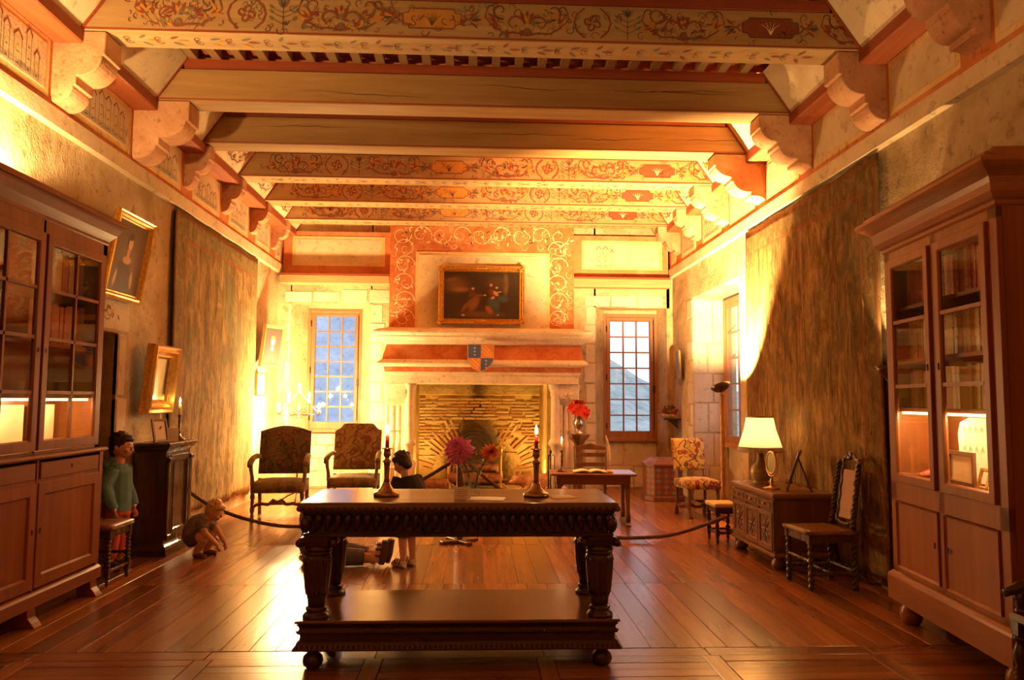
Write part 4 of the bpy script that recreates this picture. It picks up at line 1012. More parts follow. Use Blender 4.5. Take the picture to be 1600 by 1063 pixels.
b.build('embroidery', LACED, t, kind='stuff', normals=False)
t = rbt('framed_photo', 'small dark framed picture leaning upright on the lit bookcase shelf', 'picture', .17, -.60)
MB().frame(.30, .20, [(0,0),(0,-.018),(.022,-.018),(.026,-.008),(.026,0)], M=TR(0,0,.10) @ RZ(-pi/2)).build('frame', WALNUT, t); MB().box(-.006, -.002, -.128, .128, .022, .178).build('picture_sheet', painting('ochre_print', (.62,.42,.20), [(.5,.5,.2,.4,0,(.40,.25,.10),.6)]), t); MB().box(.0, .05, -.01, .01, 0, .01).build('strut', WALNUT, t)
t = rbt('red_bootie', 'small red bootie on the lit bookcase shelf', 'shoe', .16, -.20)
REDF = plain('red_leather_shoe', (.62,.10,.06), .5)
MB().tube([(-.06,.0,.022),(-.02,.0,.026),(.02,.0,.036),(.03,.0,.08),(.025,.0,.13),(.01,0,.15)], [.012,.024,.030,.028,.02,.008], 12).build('upper', REDF, t); MB().box(-.07,.045,-.022,.022,0,.006).build('sole', WALNUT, t, bevel=.004)
t2 = dup(t, RBw(.19, -.285, .958), math.radians(-40), 'small dark ochre bootie beside the red one on the lit shelf')
for c in [c for c in bpy.data.objects if c.parent is t2 and c.name.startswith('upper')]: c.data = c.data.copy(); c.data.materials[0] = plain('ochre_leather_shoe', (.45,.25,.07), .5)
t = rbt('lace_cap', 'rounded white lace cap on the lit shelf at the near end', 'cap', .22, -1.02)
b = MB(); b.ell((0,0,.11), (.09,.13,.12), 16, 10); b.build('crown', LACE, t); MB().lathe([(.11,0),(.13,.004),(.125,.03),(.10,.05)], n=24, sq=lambda a: 1+.05*math.cos(12*a)).build('frill', LACE, t)
t = rbt('miniature_easel', 'small gilt miniature frame on the lit shelf before the lace cap', 'frame', .12, -.93)
MB().frame(.10, .12, [(0,0),(0,-.012),(.014,-.012),(.018,-.004),(.018,0)], M=TR(0,0,.066) @ RZ(-pi/2) @ RX(-.25)).build('frame', GILT, t); MB().box(.0,.06,-.008,.008,0,.01).build('strut', GILTD, t)
t = rbt('green_box', 'small green box at the near end of the lit shelf', 'box', .10, -1.10)
MB().box(-.03,.03,-.045,.045,0,.06).build('box_body', plain('green_lacquer', (.06,.26,.20), .4), t, bevel=.003); MB().box(-.033,.033,-.048,.048,.06,.075).build('lid', plain('green_lacquer_lid', (.08,.30,.24), .4), t, bevel=.003)
# ================================================================ seats, desk, chest, cabinet
def bary(b, p0, p1, r, turns=5, n=8, k=40, mat=0):     # barley twist
    p0, p1 = V(p0), V(p1); ax = (p1-p0); T_ = ax.normalized(); u = T_.orthogonal().normalized(); w_ = T_.cross(u)
    for ph in (0, pi):
        P = []
        for i in range(k+1): t = i/k; a = turns*2*pi*t+ph; P.append(p0+ax*t+(u*math.cos(a)+w_*math.sin(a))*r*.45)
        b.tube(P, r*.62, n, mat)
    return b
def turned(b, p0, p1, r, prof, n=12, mat=0):           # lathe profile along any axis, prof = (t, radius factor)
    p0, p1 = V(p0), V(p1); b.tube([p0+(p1-p0)*t for t, _ in prof], [r*f for _, f in prof], n, mat); return b
BALU = [(0,.55),(.03,.9),(.06,.9),(.09,.5),(.13,.62),(.22,1),(.32,.95),(.40,.6),(.44,.9),(.47,.6),(.50,1.0),(.53,.6),(.56,.9),(.60,.6),(.68,.95),(.78,1),(.87,.62),(.91,.5),(.94,.9),(.97,.9),(1,.55)]
BEAD = []
for k in range(7): BEAD += [(k/7+.0, .55), (k/7+.045, .95), (k/7+.075, 1), (k/7+.11, .85)]
BEAD.append((1, .55))
def m_tap(name, cols, sc=6, rough=.95):      # woven upholstery with blotchy flowers
    t = NT(name); v = t.co(); n1 = t.noise(v, sc, 3, .5); n2 = t.noise(v, sc*2.3, 3, .5)
    vo = t.n('TexVoronoi', {'Vector': v, 'Scale': sc*1.6}); 
    col = t.ramp(n1, [(.36, cols[0]), (.5, cols[1]), (.62, cols[2])])
    spots = t.n('MapRange', {'Value': vo.outputs['Distance'], 'From Min': .22, 'From Max': .34, 'To Min': 1, 'To Max': 0})
    pick = t.ramp(n2, [(.40, cols[3]), (.5, cols[4]), (.6, cols[3])])
    col = t.mix(t.math('MULTIPLY', spots.outputs[0], .8), col, pick)
    wv = t.noise(v, 160, 2, .5); t.P(col=col, rough=rough, spec=.1, sheen=.2); t.bump(wv, .25, .004); return t.m
def m_floral(name, g0, g1, red, dark, pale, sc=9):
    t = NT(name); v = t.co(); wv = t.noise(v, 5, 3, .5)
    v2 = t.n('VectorMath', {0: v, 1: t.n('CombineXYZ', {0: t.math('MULTIPLY_ADD', wv, .10, -.05), 1: 0.0, 2: t.math('MULTIPLY_ADD', t.noise(v, 6, 2, .5), .10, -.05)})}, operation='ADD').outputs[0]
    col = t.ramp(wv, [(.38, g0), (.6, g1)])
    for s_, wd, c in ((4.5, .020, dark), (7, .018, red), (11, .022, dark)):
        n_ = t.noise(v2, s_, 1, .4); ln = t.n('MapRange', {'Value': t.math('ABSOLUTE', t.math('SUBTRACT', n_, .5)), 'From Min': wd*.7, 'From Max': wd, 'To Min': .9, 'To Max': 0}); col = t.mix(ln.outputs[0], col, c)
    vo = t.n('TexVoronoi', {'Vector': v2, 'Scale': sc}); dd = vo.outputs['Distance']
    for r0, c in ((.36, dark), (.31, red), (.20, dark), (.16, pale), (.07, red)):
        m_ = t.n('MapRange', {'Value': dd, 'From Min': r0-.02, 'From Max': r0, 'To Min': 1, 'To Max': 0}); col = t.mix(m_.outputs[0], col, c)
    t.P(col=col, rough=.95, spec=.1, sheen=.15); t.bump(t.noise(v, 160, 2, .5), .25, .004); return t.m
VERD = m_floral('faded_verdure_tapestry', (.075,.062,.034), (.15,.11,.05), (.22,.075,.038), (.05,.042,.026), (.17,.13,.065), 8)
VERG = m_floral('gold_ground_tapestry', (.20,.125,.048), (.30,.20,.085), (.20,.07,.035), (.10,.065,.032), (.26,.17,.075), 7)
SEATC = m_tap('worn_olive_upholstery', ((.14,.10,.045), (.21,.155,.07), (.26,.19,.09), (.12,.08,.04), (.16,.12,.06)), 12)
def armchair(name, label, loc, rz, backm, arch, group):
    r = thing(name, label, 'armchair', loc, rz, group); W_ = .31
    seat = MB().slabsurf(lambda u, v: V((W_*(2*u-1), -.30+.56*v, .43+.035*(1-(2*u-1)**4)*(1-(2*v-1)**4))), 12, 10, (0,0,-.115)).build('seat', SEATC, r)
    def bk(u, v):
        a = 2*u-1; top = 1.03+(.07*math.cos(a*pi/2) if arch == 0 else (.085 if abs(a) < .62 else .085-.085*min(1,(abs(a)-.62)/.25)))
        z = .50+(top-.50)*v; return V((a*W_*1.01, .215+.13*(z-.5)/.65-.035*(1-a**4)*(1-(2*v-1)**4), z))
    MB().slabsurf(bk, 22, 14, (0,.055,.0)).build('backrest', backm, r)
    for s in (-1, 1):
        MB().tube([(s*W_*.93,.25,.0),(s*W_*.93,.21,.45)], [.022,.025], 8).build('rear_leg', WALNUT, r)
        b = MB(); b.tube([(s*W_*.93,-.27,.0),(s*W_*.93,-.27,.03)], .024, 10); turned(b, (s*W_*.93,-.27,.03), (s*W_*.93,-.27,.36), .028, BALU); b.build('front_leg', WALNUT, r)
        b = MB(); b.tube([(s*W_*.98,.22,.72),(s*W_*1.0,.08,.735),(s*W_*1.03,-.12,.72),(s*W_*1.05,-.27,.675),(s*W_*1.05,-.31,.635)], [.030,.033,.034,.036,.030], 10)
        a = b.build('armrest', SEATC, r)
        MB().tube([(s*W_*1.03,-.28,.66),(s*W_*1.02,-.25,.58),(s*W_*.99,-.22,.50),(s*W_*.96,-.24,.40)], [.026,.022,.022,.028], 8).build('arm_support', SEATC, a)
        MB().tube([(s*W_*.93,-.25,.12),(s*W_*.93,.0,.15),(s*W_*.93,.21,.12)], .016, 8).build('side_stretcher', WALNUT, r)
    MB().tube([(-W_*.9,-.27,.16),(-W_*.6,-.27,.19),(-W_*.35,-.27,.175),(-W_*.15,-.27,.225),(0,-.27,.20),(W_*.15,-.27,.225),(W_*.35,-.27,.175),(W_*.6,-.27,.19),(W_*.9,-.27,.16)], [.016,.022,.018,.026,.024,.026,.018,.022,.016], 10).build('front_stretcher', WALNUT, r)
    MB().tube([(-W_*.93,0,.15),(W_*.93,0,.15)], .016, 8).build('cross_stretcher', WALNUT, r)
    return r
armchair('tapestry_armchair', 'dark green tapestry armchair with a gently arched back by the candelabra', (-2.41, 9.74, 0), .10, VERD, 0, 'tapestry armchairs by the fireplace')
armchair('tapestry_armchair', 'golden brown tapestry armchair with a stepped arched back before the paned window', (-1.60, 10.32, 0), .03, VERG, 1, 'tapestry armchairs by the fireplace')

# floral side chair (os de mouton)
FLOR = m_floral('yellow_crewel_flowers', (.52,.34,.07), (.62,.45,.13), (.34,.06,.04), (.10,.075,.07), (.40,.36,.26), 10)
sc_ = thing('side_chair', 'yellow floral upholstered side chair beside the trunk', 'chair', (2.80, 9.72, 0), .12)
MB().slabsurf(lambda u, v: V((.225*(2*u-1), -.23+.44*v, .455+.03*(1-(2*u-1)**4)*(1-(2*v-1)**4))), 10, 10, (0,0,-.10)).build('seat', FLOR, sc_)
MB().slabsurf(lambda u, v: V((.215*(2*u-1), .20+.10*v-.02*(1-(2*u-1)**4)*(1-(2*v-1)**4), .55+.41*v)), 10, 10, (0,.045,0)).build('backrest', FLOR, sc_)
for s in (-1, 1):
    MB().tube([(s*.185,-.19,.38),(s*.19,-.20,.26),(s*.185,-.195,.12),(s*.185,-.215,.035),(s*.185,-.225,.0)], [.026,.021,.019,.028,.030], 10).build('front_leg', WALNUT, sc_)
    MB().tube([(s*.19,.22,.58),(s*.19,.20,.38),(s*.19,.20,.14),(s*.19,.225,.03),(s*.19,.235,.0)], [.020,.022,.019,.026,.028], 10).build('rear_leg', WALNUT, sc_)
    MB().tube([(s*.185,-.19,.10),(s*.17,-.05,.145),(s*.185,.08,.11),(s*.19,.20,.12)], [.018,.024,.018,.018], 8).build('side_stretcher', WALNUT, sc_)
MB().tube([(-.18,.0,.12),(-.10,.0,.15),(-.03,.0,.115),(.03,.0,.115),(.10,.0,.15),(.18,.0,.12)], [.018,.026,.020,.020,.026,.018], 10).build('cross_stretcher', WALNUT, sc_)
# trunk with faceted lid
tr = thing('wooden_trunk', 'polygonal red wooden trunk with diamond painted sides in the corner', 'trunk', (2.76, 11.35, 0), -.06)
TRW = wood('red_brown_trunk_wood', (.12,.035,.015), (.21,.07,.028), .45, 'z', 3); TRR = plain('painted_diamond_red', (.28,.08,.04), .6); TRB = plain('painted_diamond_grey', (.17,.14,.12), .6)
oc = lambda s_, z: [(x*s_, y*s_) for x, y in ((-.27,-.13),(-.17,-.26),(.17,-.26),(.27,-.13),(.27,.24),(-.27,.24))]
MB().prism(oc(1.08,0), 'z', 0, .07).build('base', TRW, tr, bevel=.008); MB().prism(oc(.97,0), 'z', .07, .50).build('body', TRW, tr, bevel=.005)
P0, P1 = oc(1.05,0), oc(.60,0); b = MB(); k = 6
b.prism(P0, 'z', .50, .53); b.add([(x,y,.53) for x,y in P0]+[(x,y,.61) for x,y in P1], [(i,(i+1)%k,k+(i+1)%k,k+i) for i in range(k)]+[tuple(k+i for i in range(k))]); b.build('lid', TRW, tr, bevel=.005)
for (ax_, ay_), (bx_, by_) in zip(oc(.975,0)[0:3], oc(.975,0)[1:4]):
    n_ = 2 if math.hypot(bx_-ax_, by_-ay_) < .2 else 3
    for i in range(n_):
        for j in range(5):
            t = (i+.5)/n_; cx, cy = ax_+(bx_-ax_)*t, ay_+(by_-ay_)*t; ux_, uy_ = (bx_-ax_)/n_*.42, (by_-ay_)/n_*.42; z = .125+j*.08; nx_, ny_ = (by_-ay_), -(bx_-ax_); l_ = math.hypot(nx_, ny_); e = .003
            MB().add([(cx-ux_+nx_/l_*e,cy-uy_+ny_/l_*e,z),(cx+nx_/l_*e,cy+ny_/l_*e,z-.036),(cx+ux_+nx_/l_*e,cy+uy_+ny_/l_*e,z),(cx+nx_/l_*e,cy+ny_/l_*e,z+.036)], [(0,1,2,3)]).build('diamond', TRR if (i+j) % 2 else TRB, tr)
# writing desk
dk = thing('writing_desk', 'small red brown writing desk holding an open book and quill', 'desk', (1.38, 9.22, 0), -.05)
DESK = wood('desk_red_wood', (.15,.05,.022), (.27,.105,.04), .28, 'x', 3)
MB().box(-.50, .50, -.30, .30, .575, .60).build('desk_top', DESK, dk, bevel=.006)
b = MB(); b.box(-.43,.43,-.24,-.215,.47,.575); b.box(-.43,.43,.215,.24,.47,.575); b.box(-.43,-.405,-.24,.24,.47,.575); b.box(.405,.43,-.24,.24,.47,.575); b.build('apron', DESK, dk, bevel=.003)
for sx in (-1, 1):
    for sy in (-1, 1): MB().lathe([(.030,.04),(.034,.10),(.030,.13),(.024,.16),(.028,.34),(.034,.42),(.03,.45),(.036,.47)], (sx*.40, sy*.215, 0), 12).build('leg', WALNUT, dk)
    MB().prism([(-.30,0),(.30,0),(.30,.02),(.24,.04),(-.24,.04),(-.30,.02)], 'x', sx*.40-.03, sx*.40+.03).build('trestle_foot', WALNUT, dk, bevel=.004)
    MB().prism([(sx*.40,.47),(sx*.34,.47),(sx*.375,.43),(sx*.385,.41),(sx*.40,.41)], 'y', -.238, -.222).build('corner_bracket', DESK, dk)
# chair behind the desk
ch = thing('desk_chair', 'plain ladder back chair with pale cushion drawn up behind the writing desk', 'chair', (1.46, 9.95, 0), 3.05)
for s in (-1, 1):
    MB().tube([(s*.19,.20,0),(s*.19,.20,.45),(s*.20,.25,.88)], [.018,.019,.015], 8).build('rear_post', WALNUT, ch); MB().tube([(s*.20,-.18,0),(s*.20,-.18,.43)], .018, 8).build('front_leg', WALNUT, ch)
    MB().tube([(s*.20,-.18,.18),(s*.19,.20,.18)], .011, 6).build('side_stretcher', WALNUT, ch)
for z, yy in ((.62,.218),(.74,.235)): MB().box(-.19,.19,yy-.008,yy+.008,z,z+.05).build('back_slat', WALNUT, ch, bevel=.004)
MB().prism([(-.20,.83),(.20,.83),(.19,.87),(.08,.89),(0,.91),(-.08,.89),(-.19,.87)], 'y', .237, .257).build('crest_rail', WALNUT, ch, bevel=.004)
MB().box(-.21,.21,-.20,.22,.41,.435).build('seat', WALNUT, ch, bevel=.006); MB().slabsurf(lambda u, v: V((.19*(2*u-1), -.18+.36*v, .45+.02*(1-(2*u-1)**4)*(1-(2*v-1)**4))), 8, 8, (0,0,-.014)).build('cushion', plain('pale_lilac_cushion', (.62,.50,.46), .9), ch)
# low stool by the chest and stool by the left bookcase
def stool(name, label, loc, rz, w_, d_, h_, top, nails=False, prof=BALU):
    r = thing(name, label, 'stool', loc, rz)
    MB().slabsurf(lambda u, v: V((w_/2*(2*u-1), d_/2*(2*v-1), h_+.008*(1-(2*u-1)**6)*(1-(2*v-1)**6))), 8, 8, (0,0,-.035)).build('seat', top, r)
    b = MB(); a, c = w_/2-.03, d_/2-.03
    b.box(-a-.02,a+.02,-c-.015,-c+.012,h_-.095,h_-.034); b.box(-a-.02,a+.02,c-.012,c+.015,h_-.095,h_-.034); b.box(-a-.015,-a+.012,-c,c,h_-.095,h_-.034); b.box(a-.012,a+.015,-c,c,h_-.095,h_-.034); b.build('apron', OAKDZ, r, bevel=.003)
    for sx in (-1, 1):
        for sy in (-1, 1):
            b = MB(); x, y = sx*a, sy*c; b.cbox((x,y,h_-.065), (.042,.042,.09)); turned(b, (x,y,.14), (x,y,h_-.11), .022, prof, 10); b.cbox((x,y,.11), (.04,.04,.06)); b.lathe([(.008,0),(.018,.02),(.012,.04),(.02,.07),(.016,.085)], (x,y,0), 10); b.build('leg', OAKDZ, r)
    for sx in (-1, 1): turned(MB(), (sx*a,-c,.11), (sx*a,c,.11), .017, BEAD if nails else prof, 8).build('side_stretcher', OAKDZ, r)
    for sy in (-1, 1): turned(MB(), (-a,sy*c,.11 if not nails else .20), (a,sy*c,.11 if not nails else .20), .017, BEAD, 8).build('stretcher', OAKDZ, r)
    if nails:
        n0 = MB().ell((0,0,0), (.007,.007,.006), 7, 5); o0 = None
        for i in range(11):
            for sx in (1,):
                if o0 is None: o0 = n0.build('nail_head', plain('brass_nail', (.75,.55,.30), .25, .9), r); o = o0
                else: o = o0.copy(); COL.objects.link(o)
                o.location = (w_/2+.001, -d_/2+.02+(d_-.04)*i/10, h_-.012)
    return r
stool('turned_stool', 'low turned stool with pale straw seat at the end of the carved chest', (2.56, 7.98, 0), 0, .26, .34, .40, plain('pale_straw_seat', (.62,.50,.26), .8), False)
stool('nailed_stool', 'dark turned stool with brass nailed leather seat beside the glazed bookcase', (-2.965, 6.33, 0), 0, .34, .40, .46, plain('brown_leather', (.22,.095,.04), .4), True, BEAD)
# carved chest / sideboard
cs = thing('carved_sideboard', 'low carved walnut sideboard with rosette doors under the table lamp', 'sideboard', (2.83, 7.14, 0))
def csb(b): return b
x0, x1, y0, y1 = -.27, .27, -.55, .55
MB().box(x0+.02, x1, y0+.02, y1-.02, .12, .60).build('body', WALNUT, cs, bevel=.004)
cornice(cs, [(.0,.60),(.02,.605),(.03,.62),(.03,.632),(.022,.648),(.008,.655)], x1, x0+.02, y0+.02, y1-.02, -1, WALNUTY, 'top')
cornice(cs, [(.0,.105),(.025,.11),(.028,.125),(.015,.14),(.0,.15)], x1, x0+.02, y0+.02, y1-.02, -1, WALNUTY, 'base_moulding')
for y in (y0+.08, y1-.08):
    for x in (x0+.07, x1-.06): MB().lathe([(.04,0),(.06,.018),(.066,.045),(.055,.075),(.038,.09),(.05,.108)], (x,y,0), 16).build('bun_foot', WALNUT, cs)
for k in range(3):
    ya, yb_ = y0+.05+k*.335, y0+.05+k*.335+.325
    d = MB().box(x0+.005, x0+.03, ya, yb_, .50, .592).build('drawer', WALNUTY, cs, bevel=.004)
    MB().frame(.26, .06, [(0,0),(0,-.006),(.006,-.008),(.012,-.004),(.012,0)], M=TR(x0+.005,(ya+yb_)/2,.546) @ RZ(-pi/2)).build('bead_moulding', WALNUT, d)
    MB().ell((x0-.008,(ya+yb_)/2,.546), (.012,.014,.014), 10, 8).build('knob', BRASS, d)
    d, M = panel_door(cs, 'carved_door', x0+.022, ya, yb_, .155, .485, -1, WALNUT, WALNUTY, .05)
    b = MB(); cy, cz = (ya+yb_)/2, .32
    for q in range(8):
        a = q*pi/4; b.ell((x0+.010, cy+.055*math.cos(a), cz+.062*math.sin(a)), (.010,.040 if 1 else 0,.014), 8, 6, M=RX(a))
    b.ell((x0+.006, cy, cz), (.014,.02,.02), 10, 8)
    for q in range(16):
        a = q*pi/8; b.ell((x0+.013, cy+.098*math.cos(a), cz+.105*math.sin(a)), (.007,.013,.013), 6, 5)
    b.build('carved_rosette', WALNUT, d, kind='stuff')
for y in (y0+.03, y0+.38, y0+.715, y1-.04):
    b = MB(); turned(b, (x0+.012,y,.16), (x0+.012,y,.59), .014, BALU, 8); b.build('half_baluster', WALNUT, cs)
# cane-back chair
cc = thing('cane_chair', 'barley twist chair with tall carved cane back before the hanging tapestry', 'chair', (2.76, 6.12, 0), -pi/2+.06)
MB().slabsurf(lambda u, v: V((.215*(2*u-1), -.22+.42*v, .445+.004*(2*v-1)**2)), 6, 6, (0,0,-.028)).build('seat', WALNUTX, cc)
b = MB(); b.box(-.195,.195,-.20,-.18,.36,.418); b.box(-.195,.195,.16,.18,.36,.418); b.box(-.20,-.18,-.2,.18,.36,.418); b.box(.18,.20,-.2,.18,.36,.418); b.build('apron', OAKDZ, cc)
for s in (-1, 1):
    b = MB(); b.cbox((s*.185,-.185,.385), (.045,.045,.07)); turned(b, (s*.185,-.185,.0), (s*.185,-.185,.35), .024, BEAD, 10); b.build('front_leg', OAKDZ, cc)
    b = MB(); b.cbox((s*.185,.17,.40), (.042,.042,.10)); bary(b, (s*.185,.175,.0), (s*.185,.17,.35), .024, 4); b.build('rear_leg', OAKDZ, cc)
    b = MB(); bary(b, (s*.165,.175,.46), (s*.145,.255,.97), .022, 7); b.build('twist_post', OAKDZ, cc)
    b = MB(); bary(b, (s*.185,-.18,.12), (s*.185,.17,.12), .016, 6); b.build('side_stretcher', OAKDZ, cc)
for yy, zz in ((-.185,.22),(.17,.14),(0,.12)): turned(MB(), (-.18,yy,zz), (.18,yy,zz), .018, BEAD, 8).build('cross_stretcher', OAKDZ, cc)
def canept(u, v): return V((u, .185+(v-.5)*.155+0, v))
bk = MB().prism([(-.085,.52),(.085,.52),(.085,.90),(-.085,.90)], 'y', -.004, .004)
bk.v = [(v[0], .20+(v[2]-.5)*.155+v[1], v[2]) for v in bk.v]; bk.build('cane_panel', plain('woven_cane', (.50,.25,.11), .6, var=.1), cc)
for k in range(26): z = .525+k*.0148; MB().box(-.085,.085,.193+(z-.5)*.155,.197+(z-.5)*.155,z,z+.005).build('cane_strand', plain('dark_cane_strand', (.34,.16,.07), .6, var=.1) if k == 0 else bpy.data.materials['dark_cane_strand'], cc)  # strands coloured darker than the cane panel behind them
b = MB(); rnd = random.Random(8)
for k in range(34):
    t = k/33
    for s in (-1, 1):
        z = .49+.46*t; x = s*(.105+.012*math.sin(t*25)); b.ell((x, .195+(z-.5)*.155, z), (.016,.010,.018), 7, 5)
for k in range(26):
    a = pi*k/25; z = .95+.055*math.sin(a)+.01*math.sin(6*a); b.ell((.12*math.cos(a), .195+(z-.5)*.155, z), (.020,.012,.022), 7, 5); b.ell((.08*math.cos(a), .195+(.50-.5)*.155, .495-.02*math.sin(a)), (.015,.010,.015), 7, 5)
b.ell((0,.27,1.02), (.035,.014,.03), 10, 8); b.build('carved_surround', OAKDZ, cc, kind='stuff')
# dark cabinet on the left
cb = thing('dark_cabinet', 'tall narrow dark oak cabinet holding a candle beside the left tapestry', 'cabinet', (-3.0, 7.63, 0))
CX0, CX1, CY0, CY1 = -.15, .15, -.32, .30
MB().box(CX0, CX1-.02, CY0+.01, CY1-.01, .05, .94).build('body', OAKDZ, cb)
cornice(cb, [(.0,.94),(.006,.95),(.03,.975),(.035,.99),(.05,1.0),(.055,1.02),(.045,1.03)], CX0, CX1-.02, CY0+.01, CY1-.01, 1, OAKD, 'cornice')
cornice(cb, [(.0,.0),(.045,.0),(.045,.06),(.03,.085),(.01,.10),(.0,.11)], CX0, CX1-.02, CY0+.01, CY1-.01, 1, OAKD, 'plinth')
d, M = panel_door(cb, 'door', CX1-.018, CY0+.09, CY1-.09, .16, .91, 1, OAKDZ, OAKD, .07)
for y in (CY0+.14, CY1-.14): MB().box(CX1-.015, CX1+.012, y-.008, y+.008, .2, .87).build('bead', OAKDZ, d)
MB().cbox((CX1+.012, CY1-.12, .55), (.01,.02,.05)).build('lock_plate', IRON, d)
for y in (CY0+.045, CY1-.045):
    c_ = MB().box(CX1-.02, CX1+.008, y-.03, y+.03, .14, .90).build('pilaster', OAKDZ, cb, bevel=.004)
    for z in (.15, .85): MB().box(CX1-.02, CX1+.022, y-.036, y+.036, z, z+.04).build('pilaster_cap', OAKD, c_, bevel=.006)
# armchair at the frame edge, right
ec = thing('carved_armchair', 'dark carved armchair cut off by the picture edge before the ball footed bookcase', 'armchair', (2.765, 3.36, 0), -pi/2)
for s in (-1, 1):
    b = MB(); b.cbox((s*.24,-.2,.40), (.05,.05,.08)); turned(b, (s*.24,-.2,.0), (s*.24,-.2,.36), .032, BALU, 12); b.build('front_leg', OAKDZ, ec)
    MB().tube([(s*.22,.22,0),(s*.22,.22,.45),(s*.22,.28,1.0)], .024, 8).build('rear_post', OAKDZ, ec)
    MB().tube([(s*.22,.24,.60),(s*.24,0,.61),(s*.25,-.18,.58),(s*.25,-.26,.55)], [.02,.024,.028,.02], 8).build('armrest', OAKDZ, ec); turned(MB(), (s*.24,-.19,.43), (s*.245,-.19,.57), .026, BALU, 10).build('arm_post', OAKDZ, ec)
    MB().tube([(s*.24,-.2,.12),(s*.22,.22,.12)], .015, 8).build('stretcher', OAKDZ, ec)
MB().box(-.27,.27,-.23,.24,.42,.46).build('seat', OAKD, ec, bevel=.008); MB().box(-.21,.21,.23,.26,.6,.98).build('backrest', OAKD, ec, bevel=.006)
# ================================================================ tapestries
def m_wallhang(name, c, axis, border, seed=0.0, fig=()):
    """vertical worn warps; colours are dyed wool: tan, brown, faded blue-green; bordered bands"""
    t = NT(name); g = t.n('SeparateXYZ', {0: t.co('Generated')}); U, Z = g.outputs[1], g.outputs[2]
    o = t.n('VectorMath', {0: t.co(), 1: (0, seed, 0)}, operation='ADD').outputs[0]
    st = t.math('ADD', t.math('MULTIPLY', t.noise(o, 1, 7, .68, (1, 9, 1.6), 1.5), .55), t.math('MULTIPLY', t.noise(o, 1, 6, .7, (1, 3.4, 1.7), 2.2), .45)); st2 = t.noise(o, 1, 5, .7, (1, 34, 5), 1.5); big = t.noise(o, 1.1, 5, .65); leaf = t.noise(o, 7, 4, .6, None, 1.5)
    col = t.ramp(st, [(.36, c[0]), (.47, c[1]), (.56, c[2]), (.66, c[3])])
    green = t.n('MapRange', {'Value': t.math('ADD', big, t.math('MULTIPLY_ADD', leaf, .5, -.25)), 'From Min': .48, 'From Max': .66, 'To Min': 0, 'To Max': .62})
    col = t.mix(green.outputs[0], col, c[4])
    holes = t.n('MapRange', {'Value': t.math('ADD', t.math('MULTIPLY', st, .6), t.math('MULTIPLY', st2, .4)), 'From Min': .35, 'From Max': .43, 'To Min': .85, 'To Max': 0})
    col = t.mix(holes.outputs[0], col, tuple(x*.28 for x in c[0]))
    tatter = t.n('MapRange', {'Value': t.math('ADD', Z, t.math('MULTIPLY_ADD', big, .8, -.4)), 'From Min': .25, 'From Max': .62, 'To Min': .5, 'To Max': 0})
    pale = t.n('MapRange', {'Value': st2, 'From Min': .5, 'From Max': .62, 'To Min': 0, 'To Max': 1})
    col = t.mix(t.math('MULTIPLY', tatter.outputs[0], pale.outputs[0]), col, c[5])
    if border:
        d = t.math('MINIMUM', t.math('MULTIPLY', t.math('MINIMUM', U, t.math('SUBTRACT', 1.0, U)), border[0]), t.math('MULTIPLY', t.math('SUBTRACT', 1.0, Z), border[1]))
        band = t.n('MapRange', {'Value': d, 'From Min': .27, 'From Max': .29, 'To Min': .55, 'To Max': 0}); col = t.mix(band.outputs[0], col, c[6])
        fl_ = t.n('MapRange', {'Value': leaf, 'From Min': .5, 'From Max': .58, 'To Min': 0, 'To Max': .5}); col = t.mix(t.math('MULTIPLY', band.outputs[0], fl_.outputs[0]), col, c[3])
        for w0, w1 in ((.27,.295), (.04,.06)):
            ln = t.math('MULTIPLY', t.math('GREATER_THAN', d, w0), t.math('LESS_THAN', d, w1)); col = t.mix(t.math('MULTIPLY', ln, .6), col, c[7])
    h = t.math('ADD', st, t.math('MULTIPLY', st2, .7)); t.P(col=col, rough=.97, spec=.05); t.bump(h, .5, .025); return t.m
TL = m_wallhang('worn_verdure_wool', ((.08,.05,.022),(.20,.13,.052),(.33,.22,.095),(.43,.31,.15),(.12,.14,.085),(.52,.40,.22),(.17,.135,.06),(.33,.085,.038)), 1, (3.0, 3.25))
TRm = m_wallhang('tattered_brown_wool', ((.06,.034,.014),(.15,.085,.03),(.27,.16,.06),(.37,.24,.10),(.10,.09,.05),(.48,.34,.16),(.11,.068,.028),(.26,.07,.03)), 1, (3.0, 3.4), 4.3)
